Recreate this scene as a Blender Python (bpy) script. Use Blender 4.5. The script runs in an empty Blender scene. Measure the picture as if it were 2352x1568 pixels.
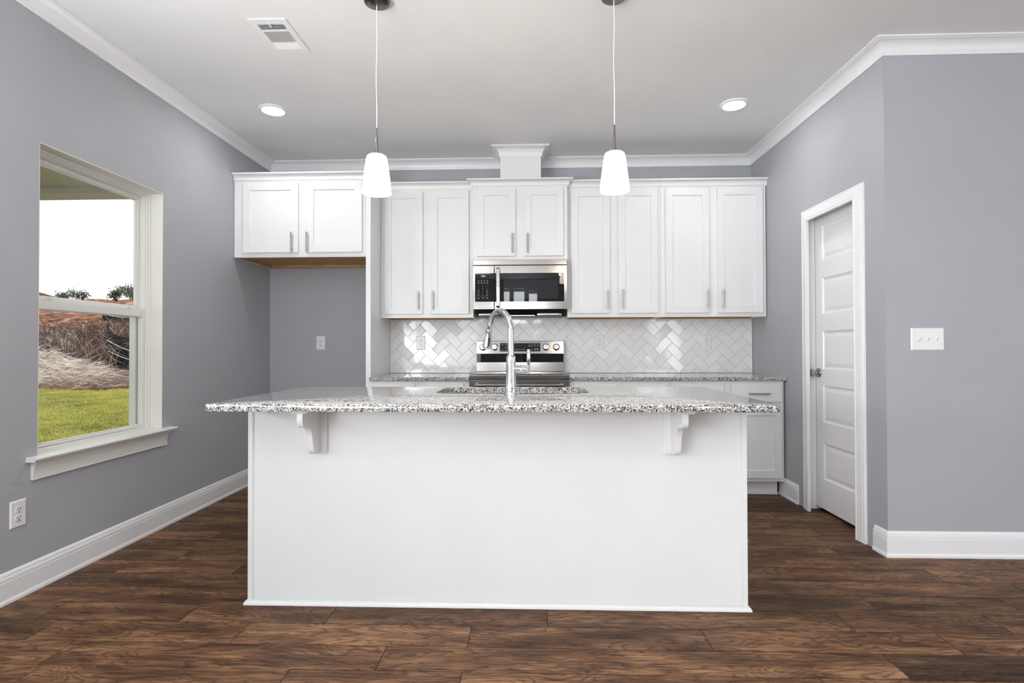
import bpy, bmesh, math, random
from mathutils import Vector, Matrix
random.seed(7)
SC = bpy.context.scene
COL = SC.collection
PI = math.pi

# ------------------------------------------------------------------ camera
cam_d = bpy.data.cameras.new('camera')
cam = bpy.data.objects.new('camera', cam_d); COL.objects.link(cam)
cam_d.sensor_fit = 'HORIZONTAL'; cam_d.sensor_width = 36.0; cam_d.lens = 19.216
cam_d.clip_start = 0.05; cam_d.clip_end = 300
_R = Vector((0.99941255, 0.03418914, -0.00237916))
_F = Vector((-0.03416129, 0.99935688, 0.01090101))
_U = Vector((0.00275032, -0.01081334, 0.99993775))
cam.matrix_world = Matrix(((_R.x, _U.x, -_F.x, 0.0), (_R.y, _U.y, -_F.y, 0.0),
                           (_R.z, _U.z, -_F.z, 1.13086), (0, 0, 0, 1)))
SC.camera = cam

# ------------------------------------------------------------------ view, world, sun, daylight
SC.view_settings.view_transform = 'Standard'
SC.view_settings.look = 'None'
SC.view_settings.exposure = 0.08
SC.view_settings.gamma = 1.0
SC.view_settings.use_curve_mapping = False

wd = bpy.data.worlds.new('overcast_sky'); SC.world = wd; wd.use_nodes = True
nt = wd.node_tree; nt.nodes.clear()
wo = nt.nodes.new('ShaderNodeOutputWorld'); wb = nt.nodes.new('ShaderNodeBackground')
tc = nt.nodes.new('ShaderNodeTexCoord'); nz = nt.nodes.new('ShaderNodeTexNoise')
cr = nt.nodes.new('ShaderNodeValToRGB')
nz.inputs['Scale'].default_value = 5.0; nz.inputs['Detail'].default_value = 4
cr.color_ramp.elements[0].position = 0.35; cr.color_ramp.elements[0].color = (0.90, 0.93, 1.0, 1)
cr.color_ramp.elements[1].position = 0.6; cr.color_ramp.elements[1].color = (1, 1, 1, 1)
nt.links.new(tc.outputs['Generated'], nz.inputs['Vector']); nt.links.new(nz.outputs['Fac'], cr.inputs['Fac'])
nt.links.new(cr.outputs['Color'], wb.inputs['Color']); wb.inputs['Strength'].default_value = 1.15
nt.links.new(wb.outputs[0], wo.inputs['Surface'])

sun_d = bpy.data.lights.new('sun', 'SUN'); sun_d.energy = 3.2; sun_d.angle = math.radians(1.5); sun_d.color = (1, 0.95, 0.86)
sun = bpy.data.objects.new('sun', sun_d); COL.objects.link(sun)
sun.rotation_euler = Vector((-0.42, 0.36, -0.80)).to_track_quat('-Z', 'Y').to_euler()

def area(name, loc, direction, sx, sy, energy, color=(1, 1, 1), spread=PI):
    l = bpy.data.lights.new(name, 'AREA'); l.shape = 'RECTANGLE'; l.size = sx; l.size_y = sy
    l.energy = energy; l.color = color; l.spread = spread
    o = bpy.data.objects.new(name, l); COL.objects.link(o); o.location = loc
    o.rotation_euler = Vector(direction).to_track_quat('-Z', 'Z').to_euler()
    return o

# room numbers (metres): camera stands at x=0, y=0
XL, XR, YB, YR, ZC = -2.333, 1.922, 4.814, 3.0255, 2.79
XFAR, YREAR = 5.2, -4.5
# daylight standing in the windows of the rear part of the room (behind the camera)
# (x0, x1, sill, head, watts)
REAR_WINDOWS = [(-2.05, -1.25, 0.6, 2.4, 22), (-0.66, -0.50, 1.7, 2.58, 9), (-0.42, -0.14, 1.7, 2.58, 16), (-0.05, 0.17, 1.7, 2.52, 12), (3.05, 3.75, 0.6, 2.4, 26)]
DAY = (0.935, 0.965, 1.0)
for a, b, c, d, p in REAR_WINDOWS:
    area('daylight_fill', ((a + b) / 2, YREAR - 0.06, (c + d) / 2), (0, 1, 0.6), b - a, d - c, p, DAY)
area('daylight_fill', (XL - 0.10, -1.55, 1.35), (1, 0.15, 1.12), 2.3, 2.0, 225, DAY)
area('daylight_fill', (XFAR + 0.10, -0.6, 1.5), (-1, 0.20, 0.0), 2.4, 1.8, 26, DAY)  # added fill in an unseen far window, brightens the left wall
area('daylight_fill', (XL - 0.10, 1.0, 1.36), (1, 0.35, 2.2), 0.9, 1.5, 80, DAY)  # added fill in the unseen twin window, aimed up at the ceiling
# added fill panels under the unseen ceiling behind the camera, no fixtures modelled
for lx in (-1.2, 1.4, 3.7):
    for ly, lw_ in ((-0.3, 7), (-1.7, 9), (-3.1, 12)):
        area('added_ceiling_fill', (lx, ly, ZC - 0.02), (0, 0.001, -1), 0.6, 0.6, lw_, (0.97, 0.985, 1.0))

# ------------------------------------------------------------------ materials
def mat(name):
    m = bpy.data.materials.new(name); m.use_nodes = True
    b = m.node_tree.nodes['Principled BSDF']
    return m, m.node_tree, b
def node(nt, t, **kw):
    n = nt.nodes.new(t)
    for k, v in kw.items():
        if k in n.inputs: n.inputs[k].default_value = v
        else: setattr(n, k, v)
    return n
def ramp(nt, fac, stops, interp='LINEAR'):
    r = nt.nodes.new('ShaderNodeValToRGB'); r.color_ramp.interpolation = interp
    e = r.color_ramp.elements
    while len(e) > 1: e.remove(e[-1])
    e[0].position = stops[0][0]; e[0].color = (*stops[0][1], 1)
    for p, c in stops[1:]:
        x = e.new(p); x.color = (*c, 1)
    nt.links.new(fac, r.inputs['Fac']); return r.outputs['Color']
def mixc(nt, fac, a, b, bt='MIX'):
    m = nt.nodes.new('ShaderNodeMix'); m.data_type = 'RGBA'; m.blend_type = bt
    for sock, v in ((m.inputs[0], fac), (m.inputs[6], a), (m.inputs[7], b)):
        if isinstance(v, (int, float)): sock.default_value = v
        elif isinstance(v, tuple): sock.default_value = (*v, 1)
        else: nt.links.new(v, sock)
    return m.outputs[2]
def bump(nt, b, height, strength, dist):
    n = nt.nodes.new('ShaderNodeBump'); n.inputs['Strength'].default_value = strength
    n.inputs['Distance'].default_value = dist
    nt.links.new(height, n.inputs['Height']); nt.links.new(n.outputs['Normal'], b.inputs['Normal'])
def objco(nt, scale=(1, 1, 1)):
    t = nt.nodes.new('ShaderNodeTexCoord'); m = nt.nodes.new('ShaderNodeMapping')
    m.inputs['Scale'].default_value = scale; nt.links.new(t.outputs['Object'], m.inputs['Vector'])
    return m.outputs['Vector']

def paint(name, col, rough, bscale=0, bstr=0.0, var=0.02, bdist=0.001):
    m, nt, b = mat(name)
    v = objco(nt)
    n = node(nt, 'ShaderNodeTexNoise', Scale=2.5, Detail=3.0); nt.links.new(v, n.inputs['Vector'])
    c0 = tuple(max(0, c * (1 - var)) for c in col); c1 = tuple(min(1, c * (1 + var)) for c in col)
    nt.links.new(ramp(nt, n.outputs['Fac'], [(0.3, c0), (0.7, c1)]), b.inputs['Base Color'])
    b.inputs['Roughness'].default_value = rough
    if bscale:
        h = node(nt, 'ShaderNodeTexNoise', Scale=bscale, Detail=4.0); nt.links.new(v, h.inputs['Vector'])
        bump(nt, b, h.outputs['Fac'], bstr, bdist)
    return m
M = {}
M['wall'] = paint('wall_paint_gray', (0.436, 0.443, 0.474), 0.62, 260, 0.25)
M['ceiling'] = paint('ceiling_paint', (0.86, 0.86, 0.86), 0.75, 220, 0.25)
M['trim'] = paint('trim_paint_white', (0.885, 0.885, 0.89), 0.28, 40, 0.03)
M['cab'] = paint('cabinet_paint_white', (0.84, 0.84, 0.84), 0.30, 60, 0.03)
M['winwhite'] = paint('window_vinyl_white', (0.83, 0.825, 0.79), 0.35)
M['return'] = paint('window_return_paint', (0.80, 0.79, 0.72), 0.5)
M['plastic'] = paint('outlet_plastic_white', (0.86, 0.86, 0.86), 0.25)
M['slot'] = paint('dark_slot', (0.03, 0.03, 0.03), 0.6)
M['grout'] = paint('tile_grout_gray', (0.52, 0.52, 0.52), 0.9, 300, 0.2)
M['black'] = paint('black_enamel', (0.012, 0.012, 0.013), 0.35)
M['cream'] = paint('porch_paint_cream', (0.42, 0.39, 0.31), 0.7)
M['silt'] = paint('silt_fence_fabric_black', (0.010, 0.011, 0.018), 0.85, 120, 0.3, 0.02)
M['silt'].node_tree.nodes['Principled BSDF'].inputs['Specular IOR Level'].default_value = 0.05
M['cord'] = paint('fence_cord_white', (0.75, 0.85, 0.86), 0.6)
M['legend'] = paint('legend_print_gray', (0.62, 0.62, 0.63), 0.5)
M['legend_dark'] = paint('legend_print_dark', (0.16, 0.15, 0.15), 0.5)
M['sticker'] = paint('sticker_white', (0.85, 0.85, 0.84), 0.5)
M['rubber'] = paint('gasket_dark', (0.05, 0.05, 0.05), 0.6)
M['cordwhite'] = paint('cord_clear_white', (0.80, 0.80, 0.80), 0.35)

def rawwood():
    m, nt, b = mat('raw_pine')
    v = objco(nt, (2.0, 14, 14))
    n = node(nt, 'ShaderNodeTexNoise', Scale=3.0, Detail=6.0, Distortion=0.8); nt.links.new(v, n.inputs['Vector'])
    nt.links.new(ramp(nt, n.outputs['Fac'], [(0.25, (0.36, 0.19, 0.06)), (0.55, (0.52, 0.30, 0.11)), (0.8, (0.62, 0.40, 0.18))]), b.inputs['Base Color'])
    b.inputs['Roughness'].default_value = 0.6
    return m
M['pine'] = rawwood()

def granite():
    m, nt, b = mat('speckled_granite')
    v = objco(nt)
    dn = node(nt, 'ShaderNodeTexNoise', Scale=230.0, Detail=3.0); nt.links.new(v, dn.inputs['Vector'])
    wv = node(nt, 'ShaderNodeVectorMath', operation='MULTIPLY_ADD')
    nt.links.new(dn.outputs['Color'], wv.inputs[0]); wv.inputs[1].default_value = (0.005,) * 3
    nt.links.new(v, wv.inputs[2])
    v1 = node(nt, 'ShaderNodeTexVoronoi', Scale=290.0); nt.links.new(wv.outputs[0], v1.inputs['Vector'])
    sp = node(nt, 'ShaderNodeSeparateColor'); nt.links.new(v1.outputs['Color'], sp.inputs[0])
    big = node(nt, 'ShaderNodeTexNoise', Scale=48.0, Detail=3.0); nt.links.new(v, big.inputs['Vector'])
    ad = node(nt, 'ShaderNodeMath', operation='MULTIPLY_ADD'); nt.links.new(big.outputs['Fac'], ad.inputs[0])
    ad.inputs[1].default_value = 0.7; ad.inputs[2].default_value = -0.35
    sm = node(nt, 'ShaderNodeMath', operation='ADD'); nt.links.new(sp.outputs[0], sm.inputs[0]); nt.links.new(ad.outputs[0], sm.inputs[1])
    c1 = ramp(nt, sm.outputs[0], [(0.0, (0.72, 0.71, 0.68)), (0.30, (0.58, 0.57, 0.55)), (0.46, (0.32, 0.315, 0.31)),
                                 (0.62, (0.12, 0.118, 0.116)), (0.76, (0.025, 0.024, 0.024))], 'CONSTANT')
    nt.links.new(c1, b.inputs['Base Color'])
    b.inputs['Roughness'].default_value = 0.06
    b.inputs['Specular IOR Level'].default_value = 0.95
    return m
M['granite'] = granite()

def floorwood():
    m, nt, b = mat('hickory_plank_floor')
    at = node(nt, 'ShaderNodeVertexColor'); at.layer_name = 'plank'
    sp = node(nt, 'ShaderNodeSeparateColor'); nt.links.new(at.outputs['Color'], sp.inputs[0])
    tone, s1, s2 = sp.outputs[0], sp.outputs[1], sp.outputs[2]
    t = nt.nodes.new('ShaderNodeTexCoord')
    off = node(nt, 'ShaderNodeCombineXYZ')
    for i, s in enumerate((s1, s2, s1)):
        k = node(nt, 'ShaderNodeMath', operation='MULTIPLY'); k.inputs[1].default_value = (53.0, 31.0, 17.0)[i]
        nt.links.new(s, k.inputs[0]); nt.links.new(k.outputs[0], off.inputs[i])
    av = node(nt, 'ShaderNodeVectorMath', operation='ADD'); nt.links.new(t.outputs['Object'], av.inputs[0]); nt.links.new(off.outputs[0], av.inputs[1])
    def mapped(sx, sy):
        mp = node(nt, 'ShaderNodeMapping'); mp.inputs['Scale'].default_value = (sx, sy, 1)
        nt.links.new(av.outputs[0], mp.inputs['Vector']); return mp.outputs['Vector']
    # growth-ring figure: contour lines of a stretched noise field
    f0 = node(nt, 'ShaderNodeTexNoise', Scale=1.0, Detail=2.0, Roughness=0.45, Distortion=0.4); nt.links.new(mapped(1.9, 7.5), f0.inputs['Vector'])
    mu = node(nt, 'ShaderNodeMath', operation='MULTIPLY'); mu.inputs[1].default_value = 19.0; nt.links.new(f0.outputs['Fac'], mu.inputs[0])
    fj = node(nt, 'ShaderNodeTexNoise', Scale=1.0, Detail=3.0); nt.links.new(mapped(22, 60), fj.inputs['Vector'])
    ma = node(nt, 'ShaderNodeMath', operation='MULTIPLY_ADD'); ma.inputs[1].default_value = 1.1; nt.links.new(fj.outputs['Fac'], ma.inputs[0]); nt.links.new(mu.outputs[0], ma.inputs[2])
    fr = node(nt, 'ShaderNodeMath', operation='FRACT'); nt.links.new(ma.outputs[0], fr.inputs[0])
    # fine pores
    f1 = node(nt, 'ShaderNodeTexNoise', Scale=1.0, Detail=6.0, Roughness=0.62); nt.links.new(mapped(9, 150), f1.inputs['Vector'])
    # broad mottling
    f2 = node(nt, 'ShaderNodeTexNoise', Scale=1.0, Detail=4.0, Roughness=0.55); nt.links.new(mapped(2.6, 13), f2.inputs['Vector'])
    base = ramp(nt, f2.outputs['Fac'], [(0.30, (0.068, 0.030, 0.014)), (0.5, (0.155, 0.076, 0.037)), (0.70, (0.285, 0.152, 0.076))])
    ring = ramp(nt, fr.outputs[0], [(0.0, (0.34, 0.30, 0.28)), (0.10, (0.62, 0.59, 0.57)), (0.38, (1.05, 1.05, 1.05)), (0.82, (1.15, 1.15, 1.15)), (1.0, (0.45, 0.41, 0.39))])
    c = mixc(nt, 0.85, base, ring, 'MULTIPLY')
    pore = ramp(nt, f1.outputs['Fac'], [(0.33, (0.28, 0.25, 0.23)), (0.48, (0.90, 0.90, 0.90)), (0.68, (1.6, 1.56, 1.52))])
    c = mixc(nt, 0.9, c, pore, 'MULTIPLY')
    tm = node(nt, 'ShaderNodeMath', operation='MULTIPLY'); tm.inputs[1].default_value = 2.0; nt.links.new(tone, tm.inputs[0])
    cc = node(nt, 'ShaderNodeCombineColor')
    for i in range(3): nt.links.new(tm.outputs[0], cc.inputs[i])
    c = mixc(nt, 1.0, c, cc.outputs[0], 'MULTIPLY')
    nt.links.new(c, b.inputs['Base Color'])
    rr = node(nt, 'ShaderNodeMapRange'); rr.inputs['To Min'].default_value = 0.42; rr.inputs['To Max'].default_value = 0.60
    nt.links.new(f1.outputs['Fac'], rr.inputs['Value']); nt.links.new(rr.outputs[0], b.inputs['Roughness'])
    b.inputs['Specular IOR Level'].default_value = 0.22
    bump(nt, b, f1.outputs['Fac'], 0.35, 0.0012)
    return m
M['floor'] = floorwood()

def metal(name, col, rough, streak=None, var=0.06):
    m, nt, b = mat(name)
    b.inputs['Metallic'].default_value = 1.0
    v = objco(nt, streak or (8, 8, 8))
    n = node(nt, 'ShaderNodeTexNoise', Scale=4.0, Detail=4.0); nt.links.new(v, n.inputs['Vector'])
    c0 = tuple(c * (1 - var) for c in col); c1 = tuple(min(1, c * (1 + var)) for c in col)
    nt.links.new(ramp(nt, n.outputs['Fac'], [(0.3, c0), (0.7, c1)]), b.inputs['Base Color'])
    rr = node(nt, 'ShaderNodeMapRange'); rr.inputs['To Min'].default_value = rough * 0.85; rr.inputs['To Max'].default_value = rough * 1.15
    nt.links.new(n.outputs['Fac'], rr.inputs['Value']); nt.links.new(rr.outputs[0], b.inputs['Roughness'])
    return m
M['steel'] = metal('brushed_stainless', (0.30, 0.283, 0.268), 0.16, (1.5, 90, 90))
M['chrome'] = metal('chrome', (0.74, 0.74, 0.75), 0.03, None, 0.01)
M['nickel'] = metal('satin_nickel', (0.42, 0.40, 0.37), 0.28, (60, 60, 4))
M['knobmetal'] = metal('knob_satin_nickel', (0.47, 0.44, 0.40), 0.22)
M['bronze'] = metal('dark_bronze_canopy', (0.20, 0.185, 0.17), 0.3)
M['ventgray'] = paint('vent_vane_gray', (0.62, 0.62, 0.62), 0.5)

def glossblack():
    m, nt, b = mat('black_glass')
    v = objco(nt); n = node(nt, 'ShaderNodeTexNoise', Scale=1.5); nt.links.new(v, n.inputs['Vector'])
    nt.links.new(ramp(nt, n.outputs['Fac'], [(0.3, (0.006, 0.006, 0.007)), (0.7, (0.009, 0.009, 0.010))]), b.inputs['Base Color'])
    b.inputs['Roughness'].default_value = 0.012; b.inputs['Specular IOR Level'].default_value = 0.28
    return m
M['glassblack'] = glossblack()
def meshwindow():
    m, nt, b = mat('microwave_screen_glass')
    v = objco(nt); n = node(nt, 'ShaderNodeTexVoronoi', Scale=700.0); nt.links.new(v, n.inputs['Vector'])
    nt.links.new(ramp(nt, n.outputs['Distance'], [(0.2, (0.012, 0.012, 0.014)), (0.6, (0.035, 0.035, 0.040))]), b.inputs['Base Color'])
    b.inputs['Roughness'].default_value = 0.012; b.inputs['Specular IOR Level'].default_value = 0.30
    return m
M['screen'] = meshwindow()
def tilemat():
    m, nt, b = mat('glazed_white_tile')
    at = node(nt, 'ShaderNodeVertexColor'); at.layer_name = 'tile'
    nt.links.new(ramp(nt, at.outputs['Color'], [(0.0, (0.87, 0.87, 0.87)), (1.0, (0.92, 0.92, 0.92))]), b.inputs['Base Color'])
    b.inputs['Roughness'].default_value = 0.07
    v = objco(nt); h = node(nt, 'ShaderNodeTexNoise', Scale=14.0, Detail=1.0); nt.links.new(v, h.inputs['Vector'])
    bump(nt, b, h.outputs['Fac'], 0.12, 0.004)
    return m
M['tile'] = tilemat()
def pane():
    m = bpy.data.materials.new('window_glass'); m.use_nodes = True; nt = m.node_tree; nt.nodes.clear()
    o = nt.nodes.new('ShaderNodeOutputMaterial'); mx = nt.nodes.new('ShaderNodeMixShader')
    tr = nt.nodes.new('ShaderNodeBsdfTransparent'); gl = nt.nodes.new('ShaderNodeBsdfGlossy'); lw = nt.nodes.new('ShaderNodeLayerWeight')
    lw.inputs['Blend'].default_value = 0.5
    pw = nt.nodes.new('ShaderNodeMath'); pw.operation = 'POWER'; pw.inputs[1].default_value = 5.0
    fr = nt.nodes.new('ShaderNodeMath'); fr.operation = 'MULTIPLY_ADD'; fr.inputs[1].default_value = 0.7; fr.inputs[2].default_value = 0.03
    nt.links.new(lw.outputs['Facing'], pw.inputs[0]); nt.links.new(pw.outputs[0], fr.inputs[0])
    gl.inputs['Roughness'].default_value = 0.0
    tr.inputs['Color'].default_value = (0.97, 0.985, 0.98, 1)
    nt.links.new(fr.outputs[0], mx.inputs[0]); nt.links.new(tr.outputs[0], mx.inputs[1]); nt.links.new(gl.outputs[0], mx.inputs[2])
    nt.links.new(mx.outputs[0], o.inputs['Surface']); return m
M['pane'] = pane()
def emit(name, col, strength):
    m, nt, b = mat(name)
    b.inputs['Base Color'].default_value = (0.9, 0.9, 0.9, 1)
    b.inputs['Emission Color'].default_value = (*col, 1); b.inputs['Emission Strength'].default_value = strength
    v = objco(nt); n = node(nt, 'ShaderNodeTexNoise', Scale=3.0); nt.links.new(v, n.inputs['Vector'])
    nt.links.new(ramp(nt, n.outputs['Fac'], [(0.3, (0.88, 0.88, 0.88)), (0.7, (0.92, 0.92, 0.92))]), b.inputs['Base Color'])
    return m
M['led'] = emit('led_diffuser', (0.97, 0.985, 1.0), 88.0)
M['bulb'] = emit('bulb_glow', (1, 0.94, 0.86), 30.0)
M['lcd'] = emit('clock_display_glow', (0.75, 0.85, 1.0), 0.9)
def shade():
    m, nt, b = mat('frosted_pendant_glass')
    v = objco(nt); n = node(nt, 'ShaderNodeTexNoise', Scale=6.0); nt.links.new(v, n.inputs['Vector'])
    nt.links.new(ramp(nt, n.outputs['Fac'], [(0.3, (0.90, 0.86, 0.80)), (0.7, (0.95, 0.91, 0.85))]), b.inputs['Base Color'])
    b.inputs['Roughness'].default_value = 0.25
    tl = nt.nodes.new('ShaderNodeBsdfTranslucent'); tl.inputs['Color'].default_value = (1.0, 0.93, 0.84, 1)
    mx = nt.nodes.new('ShaderNodeMixShader'); mx.inputs[0].default_value = 0.6
    o = nt.nodes['Material Output']
    b.inputs['Emission Color'].default_value = (1.0, 0.945, 0.88, 1); b.inputs['Emission Strength'].default_value = 17.0
    nt.links.new(b.outputs[0], mx.inputs[1]); nt.links.new(tl.outputs[0], mx.inputs[2]); nt.links.new(mx.outputs[0], o.inputs['Surface'])
    return m
M['shade'] = shade()
def ground(name, stops, scale, bstr, bscale=30, bdist=0.05, stretch=(1, 1, 1)):
    m, nt, b = mat(name); v = objco(nt, stretch)
    n = node(nt, 'ShaderNodeTexNoise', Scale=scale, Detail=8.0, Roughness=0.65); nt.links.new(v, n.inputs['Vector'])
    nt.links.new(ramp(nt, n.outputs['Fac'], stops), b.inputs['Base Color']); b.inputs['Roughness'].default_value = 0.95
    h = node(nt, 'ShaderNodeTexNoise', Scale=bscale, Detail=6.0); nt.links.new(v, h.inputs['Vector']); bump(nt, b, h.outputs['Fac'], bstr, bdist)
    return m
M['lawn'] = ground('lawn_turf', [(0.28, (0.075, 0.085, 0.010)), (0.45, (0.21, 0.21, 0.032)), (0.60, (0.33, 0.30, 0.060)), (0.75, (0.42, 0.36, 0.10))], 2.2, 0.9, 14, 0.12, (1, 1, 1))
M['dirt'] = ground('red_clay_dirt', [(0.38, (0.022, 0.008, 0.006)), (0.46, (0.20, 0.065, 0.032)), (0.56, (0.42, 0.17, 0.08)), (0.68, (0.58, 0.40, 0.27))], 2.2, 1.0, 4, 0.6, (1.0, 1.0, 1.0))
M['stake'] = ground('weathered_stake', [(0.3, (0.015, 0.012, 0.012)), (0.7, (0.05, 0.04, 0.035))], 20, 0.4)
def blade(name, cols, layer='tint'):
    m, nt, b = mat(name); at = node(nt, 'ShaderNodeVertexColor'); at.layer_name = layer
    st = [(i / (len(cols) - 1), c) for i, c in enumerate(cols)]
    nt.links.new(ramp(nt, at.outputs['Color'], st), b.inputs['Base Color']); b.inputs['Roughness'].default_value = 0.7
    return m
M['grass'] = blade('grass_blades', [(0.07, 0.10, 0.004), (0.22, 0.25, 0.010), (0.40, 0.38, 0.025), (0.55, 0.46, 0.09)])
M['drybrown'] = blade('dry_brown_brush', [(0.022, 0.009, 0.007), (0.085, 0.040, 0.030), (0.26, 0.16, 0.125), (0.74, 0.60, 0.54)])
M['straw'] = blade('bleached_straw', [(0.10, 0.05, 0.04), (0.48, 0.36, 0.31), (0.84, 0.74, 0.68), (0.97, 0.90, 0.86)])
M['leaf'] = blade('dark_shrub_leaves', [(0.010, 0.016, 0.010), (0.025, 0.045, 0.018), (0.06, 0.085, 0.03)])

# ------------------------------------------------------------------ mesh helpers
class G:
    def __init__(s): s.v = []; s.f = []
    def add(s, vs, fs):
        k = len(s.v); s.v += [tuple(p) for p in vs]; s.f += [tuple(i + k for i in f) for f in fs]; return s
    def box(s, x0, x1, y0, y1, z0, z1):
        x0, x1 = min(x0, x1), max(x0, x1); y0, y1 = min(y0, y1), max(y0, y1); z0, z1 = min(z0, z1), max(z0, z1)
        return s.add([(x0, y0, z0), (x1, y0, z0), (x1, y1, z0), (x0, y1, z0), (x0, y0, z1), (x1, y0, z1), (x1, y1, z1), (x0, y1, z1)],
                     [(0, 3, 2, 1), (4, 5, 6, 7), (0, 1, 5, 4), (1, 2, 6, 5), (2, 3, 7, 6), (3, 0, 4, 7)])
    def tube(s, pts, rad, n=16, caps=True):
        pts = [Vector(p) for p in pts]
        if not isinstance(rad, (list, tuple)): rad = [rad] * len(pts)
        vs = []; up = None
        for i, p in enumerate(pts):
            d = (pts[min(i + 1, len(pts) - 1)] - pts[max(i - 1, 0)]).normalized()
            if up is None:
                up = Vector((0, 0, 1)) if abs(d.z) < 0.9 else Vector((1, 0, 0))
            a = (up - d * up.dot(d)).normalized(); bb = d.cross(a); up = a
            for k in range(n):
                t = 2 * PI * k / n; vs.append(p + (a * math.cos(t) + bb * math.sin(t)) * rad[i])
        fs = []
        for i in range(len(pts) - 1):
            for k in range(n):
                fs.append((i * n + k, i * n + (k + 1) % n, (i + 1) * n + (k + 1) % n, (i + 1) * n + k))
        if caps:
            fs.append(tuple(range(n - 1, -1, -1))); fs.append(tuple((len(pts) - 1) * n + k for k in range(n)))
        return s.add(vs, fs)
    def lathe(s, prof, c=(0, 0, 0), axis=(0, 0, 1), n=32):
        # prof: (radius, height) from bottom to top along axis; radius 0 closes the end
        ax = Vector(axis).normalized(); a = ax.orthogonal().normalized(); b = ax.cross(a); c = Vector(c)
        vs = []; fs = []; rings = []
        for r, h in prof:
            if r < 1e-6: vs.append(c + ax * h); rings.append([len(vs) - 1])
            else:
                st = len(vs)
                for k in range(n):
                    t = 2 * PI * k / n; vs.append(c + ax * h + (a * math.cos(t) + b * math.sin(t)) * r)
                rings.append(list(range(st, st + n)))
        for i in range(len(rings) - 1):
            p, q = rings[i], rings[i + 1]
            for k in range(n):
                k2 = (k + 1) % n
                if len(p) == 1 and len(q) == 1: continue
                if len(p) == 1: fs.append((p[0], q[k2], q[k]))
                elif len(q) == 1: fs.append((p[k], p[k2], q[0]))
                else: fs.append((p[k], p[k2], q[k2], q[k]))
        return s.add(vs, fs)
    def prism(s, poly, axis, a0, a1):
        # poly: 2-D points; axis 'x': (y,z), 'y': (x,z), 'z': (x,y)
        def P(p, a):
            return (a, p[0], p[1]) if axis == 'x' else (p[0], a, p[1]) if axis == 'y' else (p[0], p[1], a)
        n = len(poly); vs = [P(p, a0) for p in poly] + [P(p, a1) for p in poly]
        fs = [tuple(range(n - 1, -1, -1)), tuple(range(n, 2 * n))] + [(i, (i + 1) % n, n + (i + 1) % n, n + i) for i in range(n)]
        return s.add(vs, fs)
    def sweep(s, prof, path, normal=(0, 0, 1)):
        # prof (a, b): a to the left of travel inside the plane, b along the plane's normal; corners mitred
        N = Vector(normal).normalized(); path = [Vector(p) for p in path]; n = len(prof); vs = []
        for i, p in enumerate(path):
            d0 = (p - path[i - 1]).normalized() if i else None
            d1 = (path[i + 1] - p).normalized() if i < len(path) - 1 else None
            l0 = N.cross(d0) if d0 else None; l1 = N.cross(d1) if d1 else None
            if l0 is None: L = l1
            elif l1 is None: L = l0
            else: L = (l0 + l1) / (1 + l0.dot(l1))
            for a, b in prof: vs.append(p + L * a + N * b)
        fs = []
        for i in range(len(path) - 1):
            for k in range(n):
                k2 = (k + 1) % n; fs.append((i * n + k, i * n + k2, (i + 1) * n + k2, (i + 1) * n + k))
        fs.append(tuple(range(n))); fs.append(tuple((len(path) - 1) * n + k for k in range(n - 1, -1, -1)))
        return s.add(vs, fs)

def mesh(name, g, m, origin=(0, 0, 0), smooth=None, recalc=True, tints=None, layer='tint'):
    me = bpy.data.meshes.new(name)
    o = Vector(origin)
    me.from_pydata([Vector(p) - o for p in g.v], [], g.f)
    if recalc:
        bm = bmesh.new(); bm.from_mesh(me); bmesh.ops.recalc_face_normals(bm, faces=bm.faces); bm.to_mesh(me); bm.free()
    if smooth is not None:
        me.polygons.foreach_set('use_smooth', [True] * len(me.polygons))
        me.set_sharp_from_angle(angle=math.radians(smooth))
    if tints is not None:
        at = me.color_attributes.new(layer, 'FLOAT_COLOR', 'CORNER')
        data = []
        for p in me.polygons:
            t = tints[p.index]
            t = (t, t, t) if not isinstance(t, tuple) else t
            for _ in range(p.loop_total): data += [t[0], t[1], t[2], 1.0]
        at.data.foreach_set('color', data)
    me.materials.append(m); me.update(); return me
def obj(name, g, m, parent=None, bev=0, smooth=None, label=None, **kw):
    root = parent
    while root is not None and root.parent is not None: root = root.parent
    org = root.location if root is not None else (0, 0, 0)
    o = bpy.data.objects.new(name, mesh(name, g, m, org, smooth, **kw)); COL.objects.link(o)
    if parent is not None: o.parent = parent
    if bev:
        md = o.modifiers.new('bevel', 'BEVEL'); md.width = bev; md.segments = 2; md.limit_method = 'ANGLE'; md.angle_limit = math.radians(40)
    if label: o['label'] = label
    return o
def tag(o, label, cat, group=None, kind=None):
    if label: o['label'] = label
    if cat: o['category'] = cat
    if group: o['group'] = group
    if kind: o['kind'] = kind
    return o
def thing(name, loc, label, cat, group=None, kind=None):
    o = bpy.data.objects.new(name, None); COL.objects.link(o); o.location = loc; o.empty_display_size = 0.1
    bpy.context.view_layer.update()
    return tag(o, label, cat, group, kind)
def structure(name, g, m, label, cat, **kw):
    return tag(obj(name, g, m, **kw), label, cat, kind='structure')
def dup(root, loc, rot, label, group=None):
    r = root.copy(); COL.objects.link(r); r.location = loc; r.rotation_euler = rot; r['label'] = label
    if group: r['group'] = group
    for ch in list(root.children):
        c = ch.copy(); COL.objects.link(c); c.parent = r
        for gch in list(ch.children):
            d = gch.copy(); COL.objects.link(d); d.parent = c
    return r
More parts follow.
